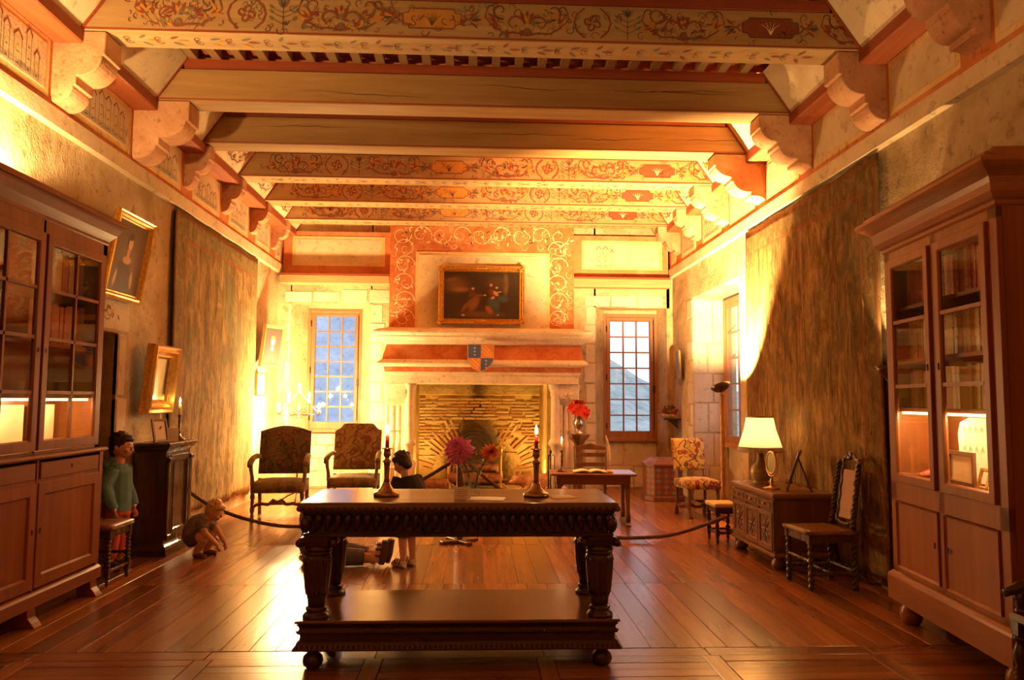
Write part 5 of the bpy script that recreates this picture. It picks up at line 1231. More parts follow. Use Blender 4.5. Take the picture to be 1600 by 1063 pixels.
def hanging(name, label, X, s, y0, y1, z0, z1, m, tilt):
    r = thing(name, label, 'tapestry', (X, (y0+y1)/2, z1)); rn = random.Random(int(y0*10)); ph = [rn.uniform(0,6) for _ in range(6)]; W_ = y1-y0
    def f(u, v):
        y = (u-.5)*W_; z = -(z1-z0)*(1-v); k = 1-v
        bot = .03*math.sin(u*17+ph[0])+.02*math.sin(u*41+ph[1]) if v == 0 else 0
        x = -s*(.025+.005*math.sin(u*23+ph[2])*(.3+k)+.002*math.sin(u*61+ph[3])*(.2+k)+tilt*k*(1-k)*.3+.015*k*math.sin(u*9+ph[4]))
        return V((x, y+.012*math.sin(v*9+ph[5]), z+bot+(.012*math.sin(u*20) if v == 1 else 0)))
    MB().slabsurf(f, 90, 36, (s*.012, 0, 0)).build('woven_cloth', m, r)
    MB().tube([(-s*.008, -W_/2+.01, -.03), (-s*.008, W_/2-.01, -.03)], .009, 8).build('hanging_rod', IRON, r)
    b = MB()       # loose warp threads hanging off the worn surface
    for k in range(70):
        u = rn.uniform(.04,.96); zt_ = rn.uniform(.12,.75); L_ = rn.uniform(.12,.5); y = (u-.5)*W_; xx = -s*(.048+rn.uniform(0,.012)); P = []
        for i in range(6): P.append((xx-s*rn.uniform(0,.006), y+rn.uniform(-.004,.004), max(-(z1-z0)*(1-zt_)-L_*i/5, -(z1-z0)+.01)))
        b.tube(P, rn.uniform(.0015,.0035), 4)
    b.build('loose_threads', plain('loose_wool_'+name, (.40,.28,.13), .95), r, kind='stuff')
    return r
hanging('verdure_tapestry', 'faded green verdure tapestry hanging behind the dark cabinet', -3.17, -1, 8.05, 11.03, .17, 3.43, TL, .1)
hanging('tattered_tapestry', 'large tattered brown tapestry hanging behind the sideboard and cane chair', 3.17, 1, 5.82, 8.80, .07, 3.42, TRm, .1)

# ---------------------------------------------------------------- pictures and mirror on the walls
lady = painting('portrait_of_woman_dark', (.105,.070,.042), [(.5,.45,.5,.5,0,(.15,.10,.06),.9),(.42,.26,.30,.30,0,(.045,.030,.022),.5),(.5,.06,.38,.2,0,(.04,.027,.02),.6),(.47,.46,.17,.075,0,(.62,.40,.25),.5),(.48,.56,.055,.10,0,(.60,.38,.23),.4),(.50,.70,.085,.105,0,(.66,.43,.27),.35),(.48,.80,.115,.075,10,(.035,.02,.014),.5),(.41,.72,.04,.10,0,(.035,.02,.014),.6),(.20,.18,.055,.17,-8,(.52,.33,.20),.6),(.72,.20,.06,.17,10,(.50,.31,.19),.6),(.515,.70,.05,.008,0,(.18,.09,.05),.8)])
picture('portrait', 'large gilt framed portrait of a woman in a dark dress leaning from the wall', (-3.10, 6.85, 2.68), pi/2, .16, .72, .76, .075, lady, GILT, cat='painting')
mir = NT('old_mirror_glass'); mir.P(col=(.15,.125,.09), metal=1.0, rough=.2)
picture('gilt_mirror', 'small mirror in a deep gilt frame above the dark cabinet', (-3.10, 7.60, 1.63), pi/2, .10, .60, .66, .13, mir.m, GILT, cat='mirror', depth=.09)
face = painting('small_dark_portrait', (.05,.043,.04), [(.5,.3,.35,.3,0,(.06,.05,.045),.5),(.5,.62,.15,.14,0,(.70,.48,.30),.4),(.5,.73,.17,.07,0,(.20,.11,.05),.5),(.5,.42,.10,.08,0,(.72,.60,.46),.5)])
picture('small_portrait', 'small tilted portrait in a plain wooden frame near the corner', (-3.02, 11.42, 2.22), 1.08, .14, .44, .62, .05, face, wood('plain_frame_wood', (.42,.22,.06), (.58,.32,.10), .5), cat='painting')
picture('small_print', 'tiny narrow framed print under the tilted portrait', (-3.12, 11.25, 1.65), 1.25, .02, .24, .34, .03, painting('pale_print', (.78,.70,.55), [(.5,.5,.25,.35,0,(.55,.45,.30),.7)]), GILTD, cat='picture', depth=.03)
picture('narrow_picture', 'narrow framed picture on the rough wall beside the window recess', (3.14, 11.86, 2.0), -pi/2, .05, .34, .46, .035, painting('grey_print', (.30,.26,.22), [(.5,.5,.3,.35,0,(.16,.14,.12),.7)]), GILTD, cat='picture', depth=.03)
# scroll drawing on the doorway lintel
b = MB(); pl = lambda u, v, k=0: (-3.1785+.0005*k, 6.62+u, 2.195+v)
for s in (-1, 1): stroke(b, spiral(s*.02, 0, pi if s > 0 else 0, .09, 1.2, s), .010, .004, 0, pl); stroke(b, spiral(s*.2, .02, 0 if s > 0 else pi, .07, 1.1, -s), .010, .004, 0, pl)
for k in range(10): petal(b, -.3+k*.065, .02*math.sin(k*2), k*1.3, .07, .022, 0, pl)
b.build('painted_scroll', INKR, d1, kind='stuff', normals=False)

# ---------------------------------------------------------------- flames, candles
FLAME = emit('candle_flame_glow', (1,.72,.30), 30)
REDWAX = NT('red_wax'); REDWAX.P(col=(.55,.035,.02), rough=.35, sss=.0); REDWAX = REDWAX.m
WHITEWAX = plain('ivory_wax', (.85,.74,.52), .4, var=.03)
BRZ = plain('bronze_candlestick', (.40,.26,.11), .24, .9, var=.2, scale=14); BRZD = plain('dark_bronze', (.13,.075,.035), .35, .7, var=.2)
def candle(r, z, rad, h, wax, power=.8):
    c = MB().lathe([(rad,z),(rad,z+h*.97),(rad*.6,z+h),(0,z+h-.004)], n=14).build('candle', wax, r)
    MB().tube([(0,0,z+h-.004),(.001,0,z+h+.012)], .0012, 6).build('wick', GAP, c)
    MB().lathe([(.0,z+h+.008),(.0055,z+h+.016),(.0075,z+h+.026),(.006,z+h+.042),(.003,z+h+.056),(.0,z+h+.066)], n=12).build('flame', FLAME, c)
    p = point((0,0,z+h+.035), power, (1,.60,.22), .012, 'candle_light'); p.parent = r
def candlestick(name, label, loc, prof, metal, wax, rad, h, ztop, power=.8, group=None):
    r = thing(name, label, 'candlestick', loc, 0, group)
    k = next(i for i, (q, z) in enumerate(prof) if z > ztop*.26)
    MB().lathe(prof[:k+1], n=24).build('base', metal, r); MB().lathe(prof[k:], n=20).build('stem', metal, r)
    candle(r, ztop-.012, rad, h, wax, power); return r
CS = [(.0,0),(.074,.0),(.076,.012),(.070,.022),(.052,.028),(.046,.036),(.030,.052),(.022,.072),(.018,.08),(.0135,.10),(.0165,.165),(.019,.19),(.027,.198),(.019,.207),(.011,.215),(.015,.224),(.022,.235),(.020,.252),(.0185,.268),(.034,.272),(.034,.276),(.014,.277),(.014,.27)]
candlestick('brass_candlestick', 'brass candlestick with lit red candle on the carved table before the armchair', (-.52, 4.56, .888), CS, BRZ, REDWAX, .0115, .085, .277, 1.2, 'brass candlesticks on the carved table')
candlestick('brass_candlestick', 'brass candlestick with lit red candle on the carved table nearer the writing desk', (.352, 4.53, .888), CS, BRZ, REDWAX, .0115, .085, .277, 1.2, 'brass candlesticks on the carved table')
CS2 = [(.0,0),(.06,0),(.058,.012),(.03,.03),(.012,.05),(.016,.07),(.010,.09),(.014,.12),(.009,.15),(.013,.18),(.009,.21),(.015,.24),(.026,.245),(.012,.25),(.012,.244)]
candlestick('iron_candlestick', 'slender dark candlestick with lit white candle on the writing desk', (1.02, 9.20, .601), CS2, BRZD, WHITEWAX, .010, .11, .25, .8)
candlestick('iron_candlestick', 'dark turned candlestick with lit white candle on the dark cabinet', (-2.95, 7.82, 1.031), CS2, BRZD, WHITEWAX, .012, .12, .25, .8)
# ---------------------------------------------------------------- glass vase with two dahlias, cards
def m_glass():
    t = NT('clear_vase_glass'); t.P(col=(1,1,1), rough=.02); t.b.inputs['Transmission Weight'].default_value = 1; t.b.inputs['IOR'].default_value = 1.35; return t.m
VG = glass('clear_vase_glass', (.93,.95,.93), .06); STEM = plain('green_stem', (.10,.16,.04), .6); PINK = plain('pink_petal', (.86,.24,.58), .6, var=.25, scale=25); ORNG = plain('orange_red_petal', (.88,.22,.05), .6, var=.3, scale=25); LEAFG = plain('dark_leaf', (.05,.09,.03), .5)
vs_ = thing('glass_vase', 'clear glass vase standing on the carved table', 'vase', (-.025, 4.53, .888))
ov = lambda a: 1+.12*math.cos(2*a)
MB().lathe([(.0,.0),(.044,.0),(.048,.006),(.042,.03),(.038,.055),(.046,.11),(.060,.18),(.064,.215),(.060,.215),(.056,.18),(.042,.11),(.034,.06),(.032,.045),(.0,.04)], n=28, sq=ov).build('vase_body', VG, vs_)
def petal3(b, c, d, up, ln, wd, curl=.3, n=5):
    d = V(d).normalized(); up = V(up); up = (up-d*up.dot(d)).normalized(); s_ = d.cross(up); L_, R2, Cn = [], [], []
    for i in range(n+1):
        t = i/n; w_ = wd/2*math.sin(pi*min(1, .12+t*.86))**.75 if t < 1 else wd*.06; p = V(c)+d*ln*t+up*curl*ln*t*t
        L_.append(p+s_*w_+up*w_*.35); R2.append(p-s_*w_+up*w_*.35); Cn.append(p)
    vs = []; fs = []
    for a, m_, c_ in zip(L_, Cn, R2): vs += [a, m_, c_]
    for i in range(n):
        for k in (0, 1): fs.append((3*i+k, 3*i+k+1, 3*i+k+4, 3*i+k+3))
    b.add(vs, fs, 0, True)
def dahlia(name, label, head, foot, Rr, m, face, n, spiky, group):
    r = thing(name, label, 'flower', foot, 0, group); H_ = V(head)-V(foot); face = V(face).normalized(); rn = random.Random(int(Rr*1000))
    MB().tube([(0,0,0), (H_.x*.2,H_.y*.2,H_.z*.4), (H_.x*.6,H_.y*.6,H_.z*.75), tuple(H_-face*.01)], .0045, 7).build('stem', STEM, r)
    u = face.orthogonal().normalized(); w_ = face.cross(u); b = MB()
    for k in range(n):
        t = ((k+.5)/n)**.8; th = .35+1.45*t; ph = k*2.39996
        d = face*math.cos(th)+(u*math.cos(ph)+w_*math.sin(ph))*math.sin(th)
        ln = Rr*(.38+.62*t)*rn.uniform(.85,1.08)
        petal3(b, H_+face*Rr*(.42-.5*t), d, face, ln, Rr*(.16 if spiky else .40)*(.75+.35*t), (-.15 if not spiky else .1) if t < .75 else -.35)
    b.build('bloom', m, r, normals=False); MB().ell(tuple(H_), (Rr*.3,)*3, 10, 8).build('flower_heart', m, r)
    b = MB(); petal3(b, (H_.x*.45,H_.y*.45,H_.z*.62), (.5,-.4,.3), (0,0,1), .07, .035, -.4); petal3(b, (H_.x*.35,H_.y*.35,H_.z*.55), (-.6,-.3,.1), (0,0,1), .06, .03, -.4); b.build('leaf', LEAFG, r, normals=False)
dahlia('dahlia', 'large pink dahlia leaning out of the glass vase', (-.105, 4.48, 1.160), (-.030, 4.53, .935), .098, PINK, (-.2,-.9,.25), 80, False, 'dahlias in the glass vase')
dahlia('dahlia', 'orange red dahlia leaning out of the glass vase', (.083, 4.48, 1.145), (-.005, 4.53, .935), .064, ORNG, (.35,-.85,.3), 110, True, 'dahlias in the glass vase')
PAPER = plain('white_paper', (.80,.74,.66), .7, var=.03)
t = thing('folded_card', 'small white folded text card standing before the glass vase', 'card', (-.075, 4.40, .888), .03)
c = MB(); c.box(-.046,.046,-.0012,0,0,.068, M=RX(-.16)); c.box(-.046,.046,0,.0012,0,.068, M=TR(0,.022,0) @ RX(.16)); c.build('card_sheet', PAPER, t)
b = MB()
for k, wd in enumerate((.05,.062,.058,.064,.03)): stroke(b, [(-wd/2, .052-k*.010), (wd/2, .052-k*.010)], .0022, .0022, 0, lambda u, v, q=0: RX(-.16) @ V((u, -.0016, v)))
b.build('printed_lines', INKG, t, kind='stuff', normals=False)
def sheet(label, loc, rz, w_, d_, m=PAPER):
    t = thing('paper_sheet', label, 'paper', loc, rz); MB().slabsurf(lambda u, v: V((w_*(u-.5), d_*(v-.5), .0015+.002*math.sin(u*3)*math.sin(v*2))), 8, 6, (0,0,-.001)).build('sheet', m, t); return t
sheet('white paper sheet lying flat on the carved table beside the card', (.06, 4.41, .8885), -.15, .21, .15)
sheet('pale paper sheet lying on the carved table beyond the second candlestick', (.50, 4.50, .8885), .35, .16, .12, plain('tan_paper', (.52,.36,.22), .6))
# ---------------------------------------------------------------- desk things
bk_ = thing('open_book', 'large open book lying on the writing desk', 'book', (1.33, 9.06, .601), -.04)
for s in (-1, 1): MB().slabsurf(lambda u, v: V((s*.19*u, .12*(2*v-1), .012+.030*math.sin(min(1,u*1.15)*pi*.75+.3)*(1-.35*u))), 12, 4, (0,0,-.010)).build('pages', plain('cream_pages', (.84,.74,.58), .7, var=.04) if s < 0 else bpy.data.materials['cream_pages'], bk_)
MB().box(-.20,.20,-.128,.128,0,.006).build('cover', LEATH[2], bk_)
qi = thing('quill_pen', 'white feather quill standing in a small inkpot on the writing desk', 'quill', (1.57, 9.02, .601))
MB().lathe([(.032,0),(.034,.02),(.030,.035),(.018,.036),(.018,.015),(0,.015)], n=16).build('inkpot', plain('cream_inkpot', (.80,.64,.42), .4), qi)
MB().tube([(0,0,.02),(-.005,0,.18),(-.025,0,.32),(-.05,0,.43)], [.003,.003,.002,.001], 6).build('shaft', PAPER, qi)
def feather(u, v): t = .30+.70*v; cx = -.05*t*t-.002; w_ = .040*math.sin(pi*min(1, v*.92+.06))**.6*(1-.3*v); return V((cx+(u-.5)*2*w_*.62+.004*math.sin(v*60)*(abs(u-.5)*2), .003*math.cos(u*6), .02+.42*t))
MB().slabsurf(feather, 6, 30, (0,.0012,0)).build('vane', plain('white_feather', (.90,.82,.72), .8, var=.05, scale=60), qi)
# pedestal with silver vase, red flowers, white lily
pd = thing('pedestal', 'slender turned wooden pedestal carrying the red flowers', 'pedestal', (1.37, 10.30, 0))
MB().lathe([(.16,0),(.16,.03),(.10,.06),(.06,.10),(.055,.12),(.060,.20),(.062,.82),(.055,.84),(.07,.88),(.11,.93),(.14,.955),(.145,.98),(0,.98)], n=8, sm=False).build('column', WALNUT, pd); MB().lathe([(.15,.98),(.155,.99),(.15,1.0),(0,1.0)], n=8, sm=False).build('top', WALNUT, pd)
SILV = plain('tarnished_silver', (.55,.48,.38), .25, .9, var=.2, scale=14)
sv = thing('silver_urn', 'small silver urn standing on the pedestal', 'vase', (1.37, 10.30, 1.001))
MB().lathe([(0,0),(.055,.0),(.055,.012),(.022,.03),(.015,.05),(.03,.07),(.055,.11),(.058,.15),(.045,.18),(.052,.20),(.046,.20),(.04,.18),(0,.12)], n=20).build('bowl', SILV, sv)
for s in (-1, 1): MB().tube([(s*.045,0,.18),(s*.078,0,.17),(s*.075,0,.12),(s*.05,0,.10)], .005, 6).build('handle', SILV, sv)
RB_ = [plain('scarlet_petal_%s' % n, c, .6, var=.2) for n, c in (('a', (.66,.035,.02)), ('b', (.78,.075,.03)), ('c', (.80,.22,.12)))]
rn = random.Random(21)
for k in range(16):
    a, e = k*2.4, -.35+1.8*((k*.618)%1); d = V((math.cos(a)*math.cos(e), math.sin(a)*math.cos(e), math.sin(e)))
    p = V((0,0,.10))+d*.105
    t = thing('red_lily', 'red bloom in the bunch on the pedestal urn', 'flower', (1.37, 10.30, 1.20), 0, 'red blooms in the pedestal urn')
    t['label'] = 'scarlet bloom in the bunch of flowers on the pedestal urn'
    MB().tube([(0,0,-.02), tuple(p*.5), tuple(p)], .004, 6).build('stem', STEM, t); b = MB(); u = d.orthogonal().normalized(); w_ = d.cross(u)
    for q in range(6): aa = q*pi/3+rn.uniform(0,.3); petal3(b, p, d*.5+(u*math.cos(aa)+w_*math.sin(aa)), d, .092, .062, -.2)
    for q in range(3): aa = q*2.1; petal3(b, p, d*1.0+(u*math.cos(aa)+w_*math.sin(aa)), d, .06, .042, -.1)
    b.build('bloom', RB_[k % 3 if k % 4 == 0 else k % 2], t, normals=False)
t = thing('arum_lily', 'white arum lily rising beside the red flowers on the pedestal', 'flower', (1.37, 10.30, 1.20))
MB().tube([(0,0,0),(-.06,-.02,.12),(-.13,-.03,.25)], .004, 6).build('stem', STEM, t); b = MB()
for q in range(7): aa = q*2*pi/7; petal3(b, (-.13,-.03,.25), (math.cos(aa)*.45-.25, math.sin(aa)*.45, .9), (-.3,0,1), .12, .06, -.35)
b.build('spathe', plain('ivory_petal', (.86,.78,.62), .5), t, normals=False)
# shelf in the corner with dried flowers
sf = thing('corner_shelf', 'small dark wooden shelf fixed in the corner by the window', 'shelf', (3.19, 12.05, 1.15))
MB().box(-.28, 0, -.15, .15, 0, .02).build('shelf_board', OAKD, sf, bevel=.004); MB().prism([(-.02,0),(-.18,0),(-.02,-.14)], 'y', -.012, .012).build('bracket', OAKD, sf)
fb_ = thing('flower_bowl', 'cream bowl of dried red and green flowers on the corner shelf', 'flower bowl', (3.04, 12.05, 1.171))
MB().lathe([(0,0),(.06,0),(.10,.03),(.12,.06),(.11,.065),(0,.05)], n=18).build('bowl', plain('cream_bowl', (.78,.66,.46), .4), fb_)
DRY = [plain('dried_'+n, c, .8, var=.3) for n, c in (('red', (.36,.04,.03)), ('green', (.17,.18,.06)), ('rust', (.42,.15,.05)))]
for k in range(22):
    a = rn.uniform(0, 2*pi); e = rn.uniform(.0,1.4); d = V((math.cos(a)*math.cos(e), math.sin(a)*math.cos(e), math.sin(e)*.9)); b = MB(); p = V((0,0,.06))+d*rn.uniform(.08,.15)
    b.tube([(0,0,.05), tuple(p)], .003, 5)
    for q in range(7): aa = q*.9; u = d.orthogonal().normalized(); petal3(b, p, d+(u*math.cos(aa)+d.cross(u)*math.sin(aa))*.9, d, .05, .03, .2)
    b.build('dried_flower', DRY[(0,1,2,1,0)[k % 5]], fb_, normals=False)
# ---------------------------------------------------------------- lamps
SHADE = NT('pale_silk_shade'); tr_ = SHADE.n('BsdfTranslucent', {'Color': (.98,.93,.82,1)}); df = SHADE.n('BsdfDiffuse', {'Color': (.92,.88,.78,1)})
SHADE.set(SHADE.out.inputs['Surface'], SHADE.n('MixShader', {0: .35, 1: tr_, 2: df})); SHADE = SHADE.m
CER = plain('celadon_glaze', (.42,.32,.16), .2, var=.2, scale=10); SGOLD = plain('shade_gold_trim', (.45,.27,.10), .6)
tl = thing('table_lamp', 'lit table lamp with fringed cream shade on the carved sideboard', 'lamp', (2.77, 7.44, .655))
MB().lathe([(0,0),(.075,0),(.075,.012),(.062,.02),(.085,.04),(.098,.08),(.098,.12),(.085,.16),(.045,.20),(.030,.235),(.028,.30),(.02,.305),(.012,.31),(.012,.38),(0,.38)], n=24).build('lamp_base', CER, tl)
MB().lathe([(.125,.64),(.128,.64),(.150,.52),(.190,.40),(.208,.345),(.205,.345),(.187,.40),(.147,.52),(.125,.64)], n=32).build('lamp_shade', SHADE, tl)
MB().lathe([(.127,.636),(.132,.636),(.132,.648),(.127,.648),(.127,.636)], n=32).build('top_trim', SGOLD, tl); MB().lathe([(.208,.340),(.213,.340),(.213,.352),(.208,.352),(.208,.340)], n=32).build('bottom_trim', SGOLD, tl)
b = MB()
for k in range(90): a = 2*pi*k/90; b.tube([(.210*math.cos(a),.210*math.sin(a),.342),(.211*math.cos(a),.211*math.sin(a),.300)], .0045, 4)
b.build('fringe', SHADE, tl, kind='stuff')
BULB = emit('warm_bulb_glow', (1,.66,.28), 40)
MB().lathe([(.0,.40),(.014,.40),(.016,.42),(.03,.45),(.03,.48),(.015,.505),(0,.51)], n=16).build('bulb', BULB, tl)
P_TABLE = point((0,0,.455), 110, WARM, .035); P_TABLE.parent = tl
# oval mirror, easel
om = thing('vanity_mirror', 'small oval brass vanity mirror on a stand before the table lamp', 'mirror', (2.70, 6.98, .655), -1.35)
MB().lathe([(0,0),(.075,0),(.075,.010),(.03,.022),(.012,.04),(.018,.06),(.010,.085),(.010,.11)], n=20).build('foot', BRASS, om)
MB().tube([(-.085,0,.235),(-.075,0,.16),(-.03,0,.115),(.03,0,.115),(.075,0,.16),(.085,0,.235)], .006, 8).build('yoke', BRASS, om)
MB().tube([(.072*math.cos(a*pi/16), 0, .235+.10*math.sin(a*pi/16)) for a in range(32)], .009, 8, closed=True).build('oval_frame', BRASS, om); MB().prism([(.068*math.cos(a*pi/16), .235+.096*math.sin(a*pi/16)) for a in range(32)], 'y', -.003, .003).build('mirror_glass', mir.m, om); MB().ell((0,0,.352), (.008,.008,.016), 8, 6).build('finial', BRASS, om)
ez = thing('table_easel', 'small wooden easel seen edge on, holding a board on the sideboard', 'easel', (2.84, 6.80, .655), -1.96)
for s in (-1, 1): MB().tube([(s*.12,-.07,0),(s*.02,.055,.36)], .008, 6).build('front_leg', WALNUT, ez)
MB().tube([(0,.14,0),(0,.03,.30)], .008, 6).build('rear_leg', WALNUT, ez); MB().box(-.13,.13,-.075,-.02,.075,.088).build('ledge', WALNUT, ez)
MB().box(-.15,.15,-.008,.008,0,.27, M=TR(0,-.045,.09) @ RX(-.33)).build('board', plain('dark_green_board', (.09,.075,.035), .5), ez)
# torchere uplighter
tc = thing('floor_torchere', 'turned wooden floor torchere with dark bowl shining up the window recess', 'lamp', (2.78, 8.62, 0))
PINE = wood('golden_turned_pine', (.46,.20,.06), (.62,.31,.10), .35, 'z', 3)
MB().lathe([(.15,0),(.155,.02),(.14,.05),(.06,.08),(.03,.11)], n=24).build('foot', PINE, tc)
pf = [(.03,.10)]; z = .10
for k in range(7): pf += [(.022,z+.03),(.031,z+.07),(.024,z+.11),(.020,z+.16),(.026,z+.185),(.030,z+.195),(.026,z+.205)]; z += .205
MB().lathe(pf+[(.012,1.545),(.010,1.56)], n=16).build('pole', PINE, tc)
MB().lathe([(.0,1.555),(.03,1.557),(.08,1.58),(.115,1.625),(.110,1.628),(.076,1.588),(.028,1.566),(0,1.564)], n=28, M=TR(0,0,1.58) @ RX(-.42) @ RY(-.2) @ TR(0,0,-1.58)).build('bowl', BRZD, tc)
MB().ell((0,0,1.60), (.03,.03,.02), 10, 8).build('bulb', BULB, tc)
P_TORCH = spot((2.78, 8.62, 1.625), (2.96, 9.04, 2.62), 1400, 124, WARM, .04, .4); 
# candelabra of wrought iron with bulbs
cd_ = thing('iron_candelabra', 'wrought iron candelabra with glowing bulbs behind the green armchair', 'lamp', (-2.56, 11.25, 0), .15)
for k in range(3): a = k*2.1+.5; MB().tube([(.24*math.cos(a),.24*math.sin(a),0),(.14*math.cos(a),.14*math.sin(a),.06),(.04*math.cos(a),.04*math.sin(a),.10),(0,0,.2)], .010, 6).build('tripod_leg', IRON, cd_)
MB().tube([(0,0,.08),(0,0,1.36)], .010, 8).build('pole', IRON, cd_); MB().tube([(-.29,0,1.22),(.29,0,1.22)], .007, 6).build('crossbar', IRON, cd_)
for s in (-1, 1):
    MB().tube([(x, 0, z) for x, z in spiral(s*.01, 1.24, pi if s > 0 else 0, .07, 1.5, -s, 26)], .005, 6).build('scroll', IRON, cd_); MB().tube([(x, 0, z) for x, z in spiral(s*.005, 1.19, pi if s > 0 else 0, .03, 1.2, s, 16)], .004, 6).build('scroll', IRON, cd_)
    MB().tube([(s*.28,0,1.22),(0,0,1.56)], .006, 6).build('brace', IRON, cd_); MB().tube([(x, 0, z) for x, z in spiral(s*.27, 1.25, pi if s > 0 else 0, .03, 1.0, -s, 12)], .004, 6).build('scroll', IRON, cd_)
for x, z in ((-.28,1.30),(-.14,1.46),(0,1.60),(.14,1.46),(.28,1.30)):
    h = MB().lathe([(.010,z-.08),(.022,z-.045),(.024,z-.04),(.010,z-.04),(.010,z)], (x,0,0), 10).build('bulb_holder', WHITEWAX, cd_)
    MB().lathe([(.0,z),(.012,z),(.020,z+.03),(.016,z+.055),(0,z+.085)], (x,0,0), 12).build('bulb', emit('flame_bulb_glow', (1,.70,.32), 60) if 'flame_bulb_glow' not in bpy.data.materials else bpy.data.materials['flame_bulb_glow'], h)
    p = point((x,-.0,z+.04), 105, WARM, .03); p.parent = cd_
# wall sconce behind the ball footed bookcase
sn = thing('wall_sconce', 'dark bowl wall sconce glowing between tapestry and ball footed bookcase', 'lamp', (3.19, 5.62, 1.66))
MB().tube([(0,0,-.12),(-.08,0,-.10),(-.13,0,-.02)], .012, 8).build('arm', IRON, sn); MB().lathe([(.0,-.03),(.03,-.02),(.06,.02),(.075,.06),(.07,.06),(.05,.02),(0,0)], (-.13,0,0), 20).build('bowl', BRZD, sn); MB().ell((-.13,0,.03), (.02,.02,.02), 10, 8).build('bulb', BULB, sn); MB().cbox((-.008,0,-.12), (.016,.05,.09)).build('wall_plate', IRON, sn)
P_SCON = spot((3.06, 5.62, 1.715), (3.14, 5.62, 2.4), 45, 80, WARM, .03, .4)
# uplighter standing on the glazed bookcase
ul = thing('bookcase_uplighter', 'small bowl uplighter on top of the glazed bookcase', 'lamp', (-3.02, 5.0, 2.79)); MB().lathe([(0,0),(.045,0),(.045,.008),(.015,.014),(.015,.03),(.06,.07),(.056,.072),(.012,.04),(0,.04)], n=20).build('bowl', BRZD, ul); MB().ell((0,0,.055), (.014,.014,.012), 10, 8).build('bulb', BULB, ul)
P_BOOK = spot((-3.02, 5.0, 2.868), (-3.04, 5.0, 4.2), 85, 165, WARM, .04, .3)
# things on the dark cabinet
t = thing('photo_frame', 'white edged picture frame propped on the dark cabinet', 'frame', (-2.97, 7.44, 1.031), 1.12)
MB().frame(.17, .22, [(0,0),(0,-.016),(.018,-.016),(.022,-.006),(.022,0)], M=RX(-.22) @ TR(0,0,.11)).build('frame', WALNUT, t); MB().box(-.064,.064,-.006,-.003,.022,.198, M=RX(-.22)).build('picture_sheet', PAPER, t); MB().tube([(0,.005,.15),(0,.10,0)], .006, 6).build('strut', WALNUT, t)
t = thing('note_card', 'pale card leaning behind the picture frame on the dark cabinet', 'card', (-2.93, 7.60, 1.031), .35); MB().box(-.055,.055,-.0015,.0015,0,.13, M=RX(-.15)).build('card_sheet', PAPER, t); MB().prism([(0,0),(.04,0),(.018,.11)], 'x', -.004, .004).build('strut', PAPER, t)
# ---------------------------------------------------------------- rope barrier
ROPE = plain('brown_barrier_rope', (.13,.065,.032), .85, var=.3, scale=60, bump=.4)
def rope(name, label, P, rad=.019):
    pts = []; n = len(P)
    def cr(a, b, c, d, t): return .5*((2*b)+(c-a)*t+(2*a-5*b+4*c-d)*t*t+(3*b-a-3*c+d)*t**3)
    P = [V(p) for p in P]
    for i in range(n-1):
        a, b_, c, d = P[max(i-1,0)], P[i], P[i+1], P[min(i+2,n-1)]
        for k in range(14): pts.append(cr(a, b_, c, d, k/14))
    pts.append(P[-1]); L_ = 0; acc = [0]
    for a, b_ in zip(pts, pts[1:]): L_ += (b_-a).length; acc.append(L_)
    r = thing(name, label, 'rope', tuple(P[0])); N = int(L_/.010); fine = []; j = 0
    for i in range(N+1):
        s_ = L_*i/N
        while j < len(acc)-2 and acc[j+1] < s_: j += 1
        fine.append(pts[j].lerp(pts[j+1], (s_-acc[j])/max(1e-6, acc[j+1]-acc[j])))
    for q in range(3):
        path = []
        for i, p in enumerate(fine):
            T_ = (fine[min(i+1,N)]-fine[max(i-1,0)]).normalized(); u = T_.cross(V((0,0,1))).normalized(); w_ = T_.cross(u); a = 2*pi*(i*L_/N/.075)+q*2*pi/3
            path.append(p+(u*math.cos(a)+w_*math.sin(a))*rad*.5-P[0])
        MB().tube(path, rad*.58, 7).build('strand', ROPE, r)
    return r
ps = thing('barrier_post', 'wooden rope barrier post with cross foot beyond the carved table', 'post', (-.165, 7.95, 0), .25)
for a in (0, pi/2): MB().box(-.21,.21,-.035,.035,0,.035, M=RZ(a+.3)).build('foot_arm', WALNUT, ps, bevel=.006)
MB().box(-.03,.03,-.03,.03,.035,.86).build('post', WALNUT, ps, bevel=.006); MB().lathe([(.045,.86),(.05,.875),(.03,.90),(.0,.91)], n=14).build('cap', WALNUT, ps)
rope('barrier_rope', 'brown twisted barrier rope sagging from the tapestry wall to the post', [(-3.08,8.36,.50),(-2.75,8.30,.31),(-2.3,8.22,.175),(-1.85,8.15,.13),(-1.35,8.08,.21),(-.8,8.0,.48),(-.195,7.95,.84)])
rope('barrier_rope', 'brown twisted barrier rope sagging from the post to the carved sideboard', [(-.135,7.95,.84),(.3,7.96,.50),(.8,7.98,.22),(1.3,7.98,.06),(1.75,7.96,.045),(2.1,7.92,.10),(2.52,7.70,.30)])
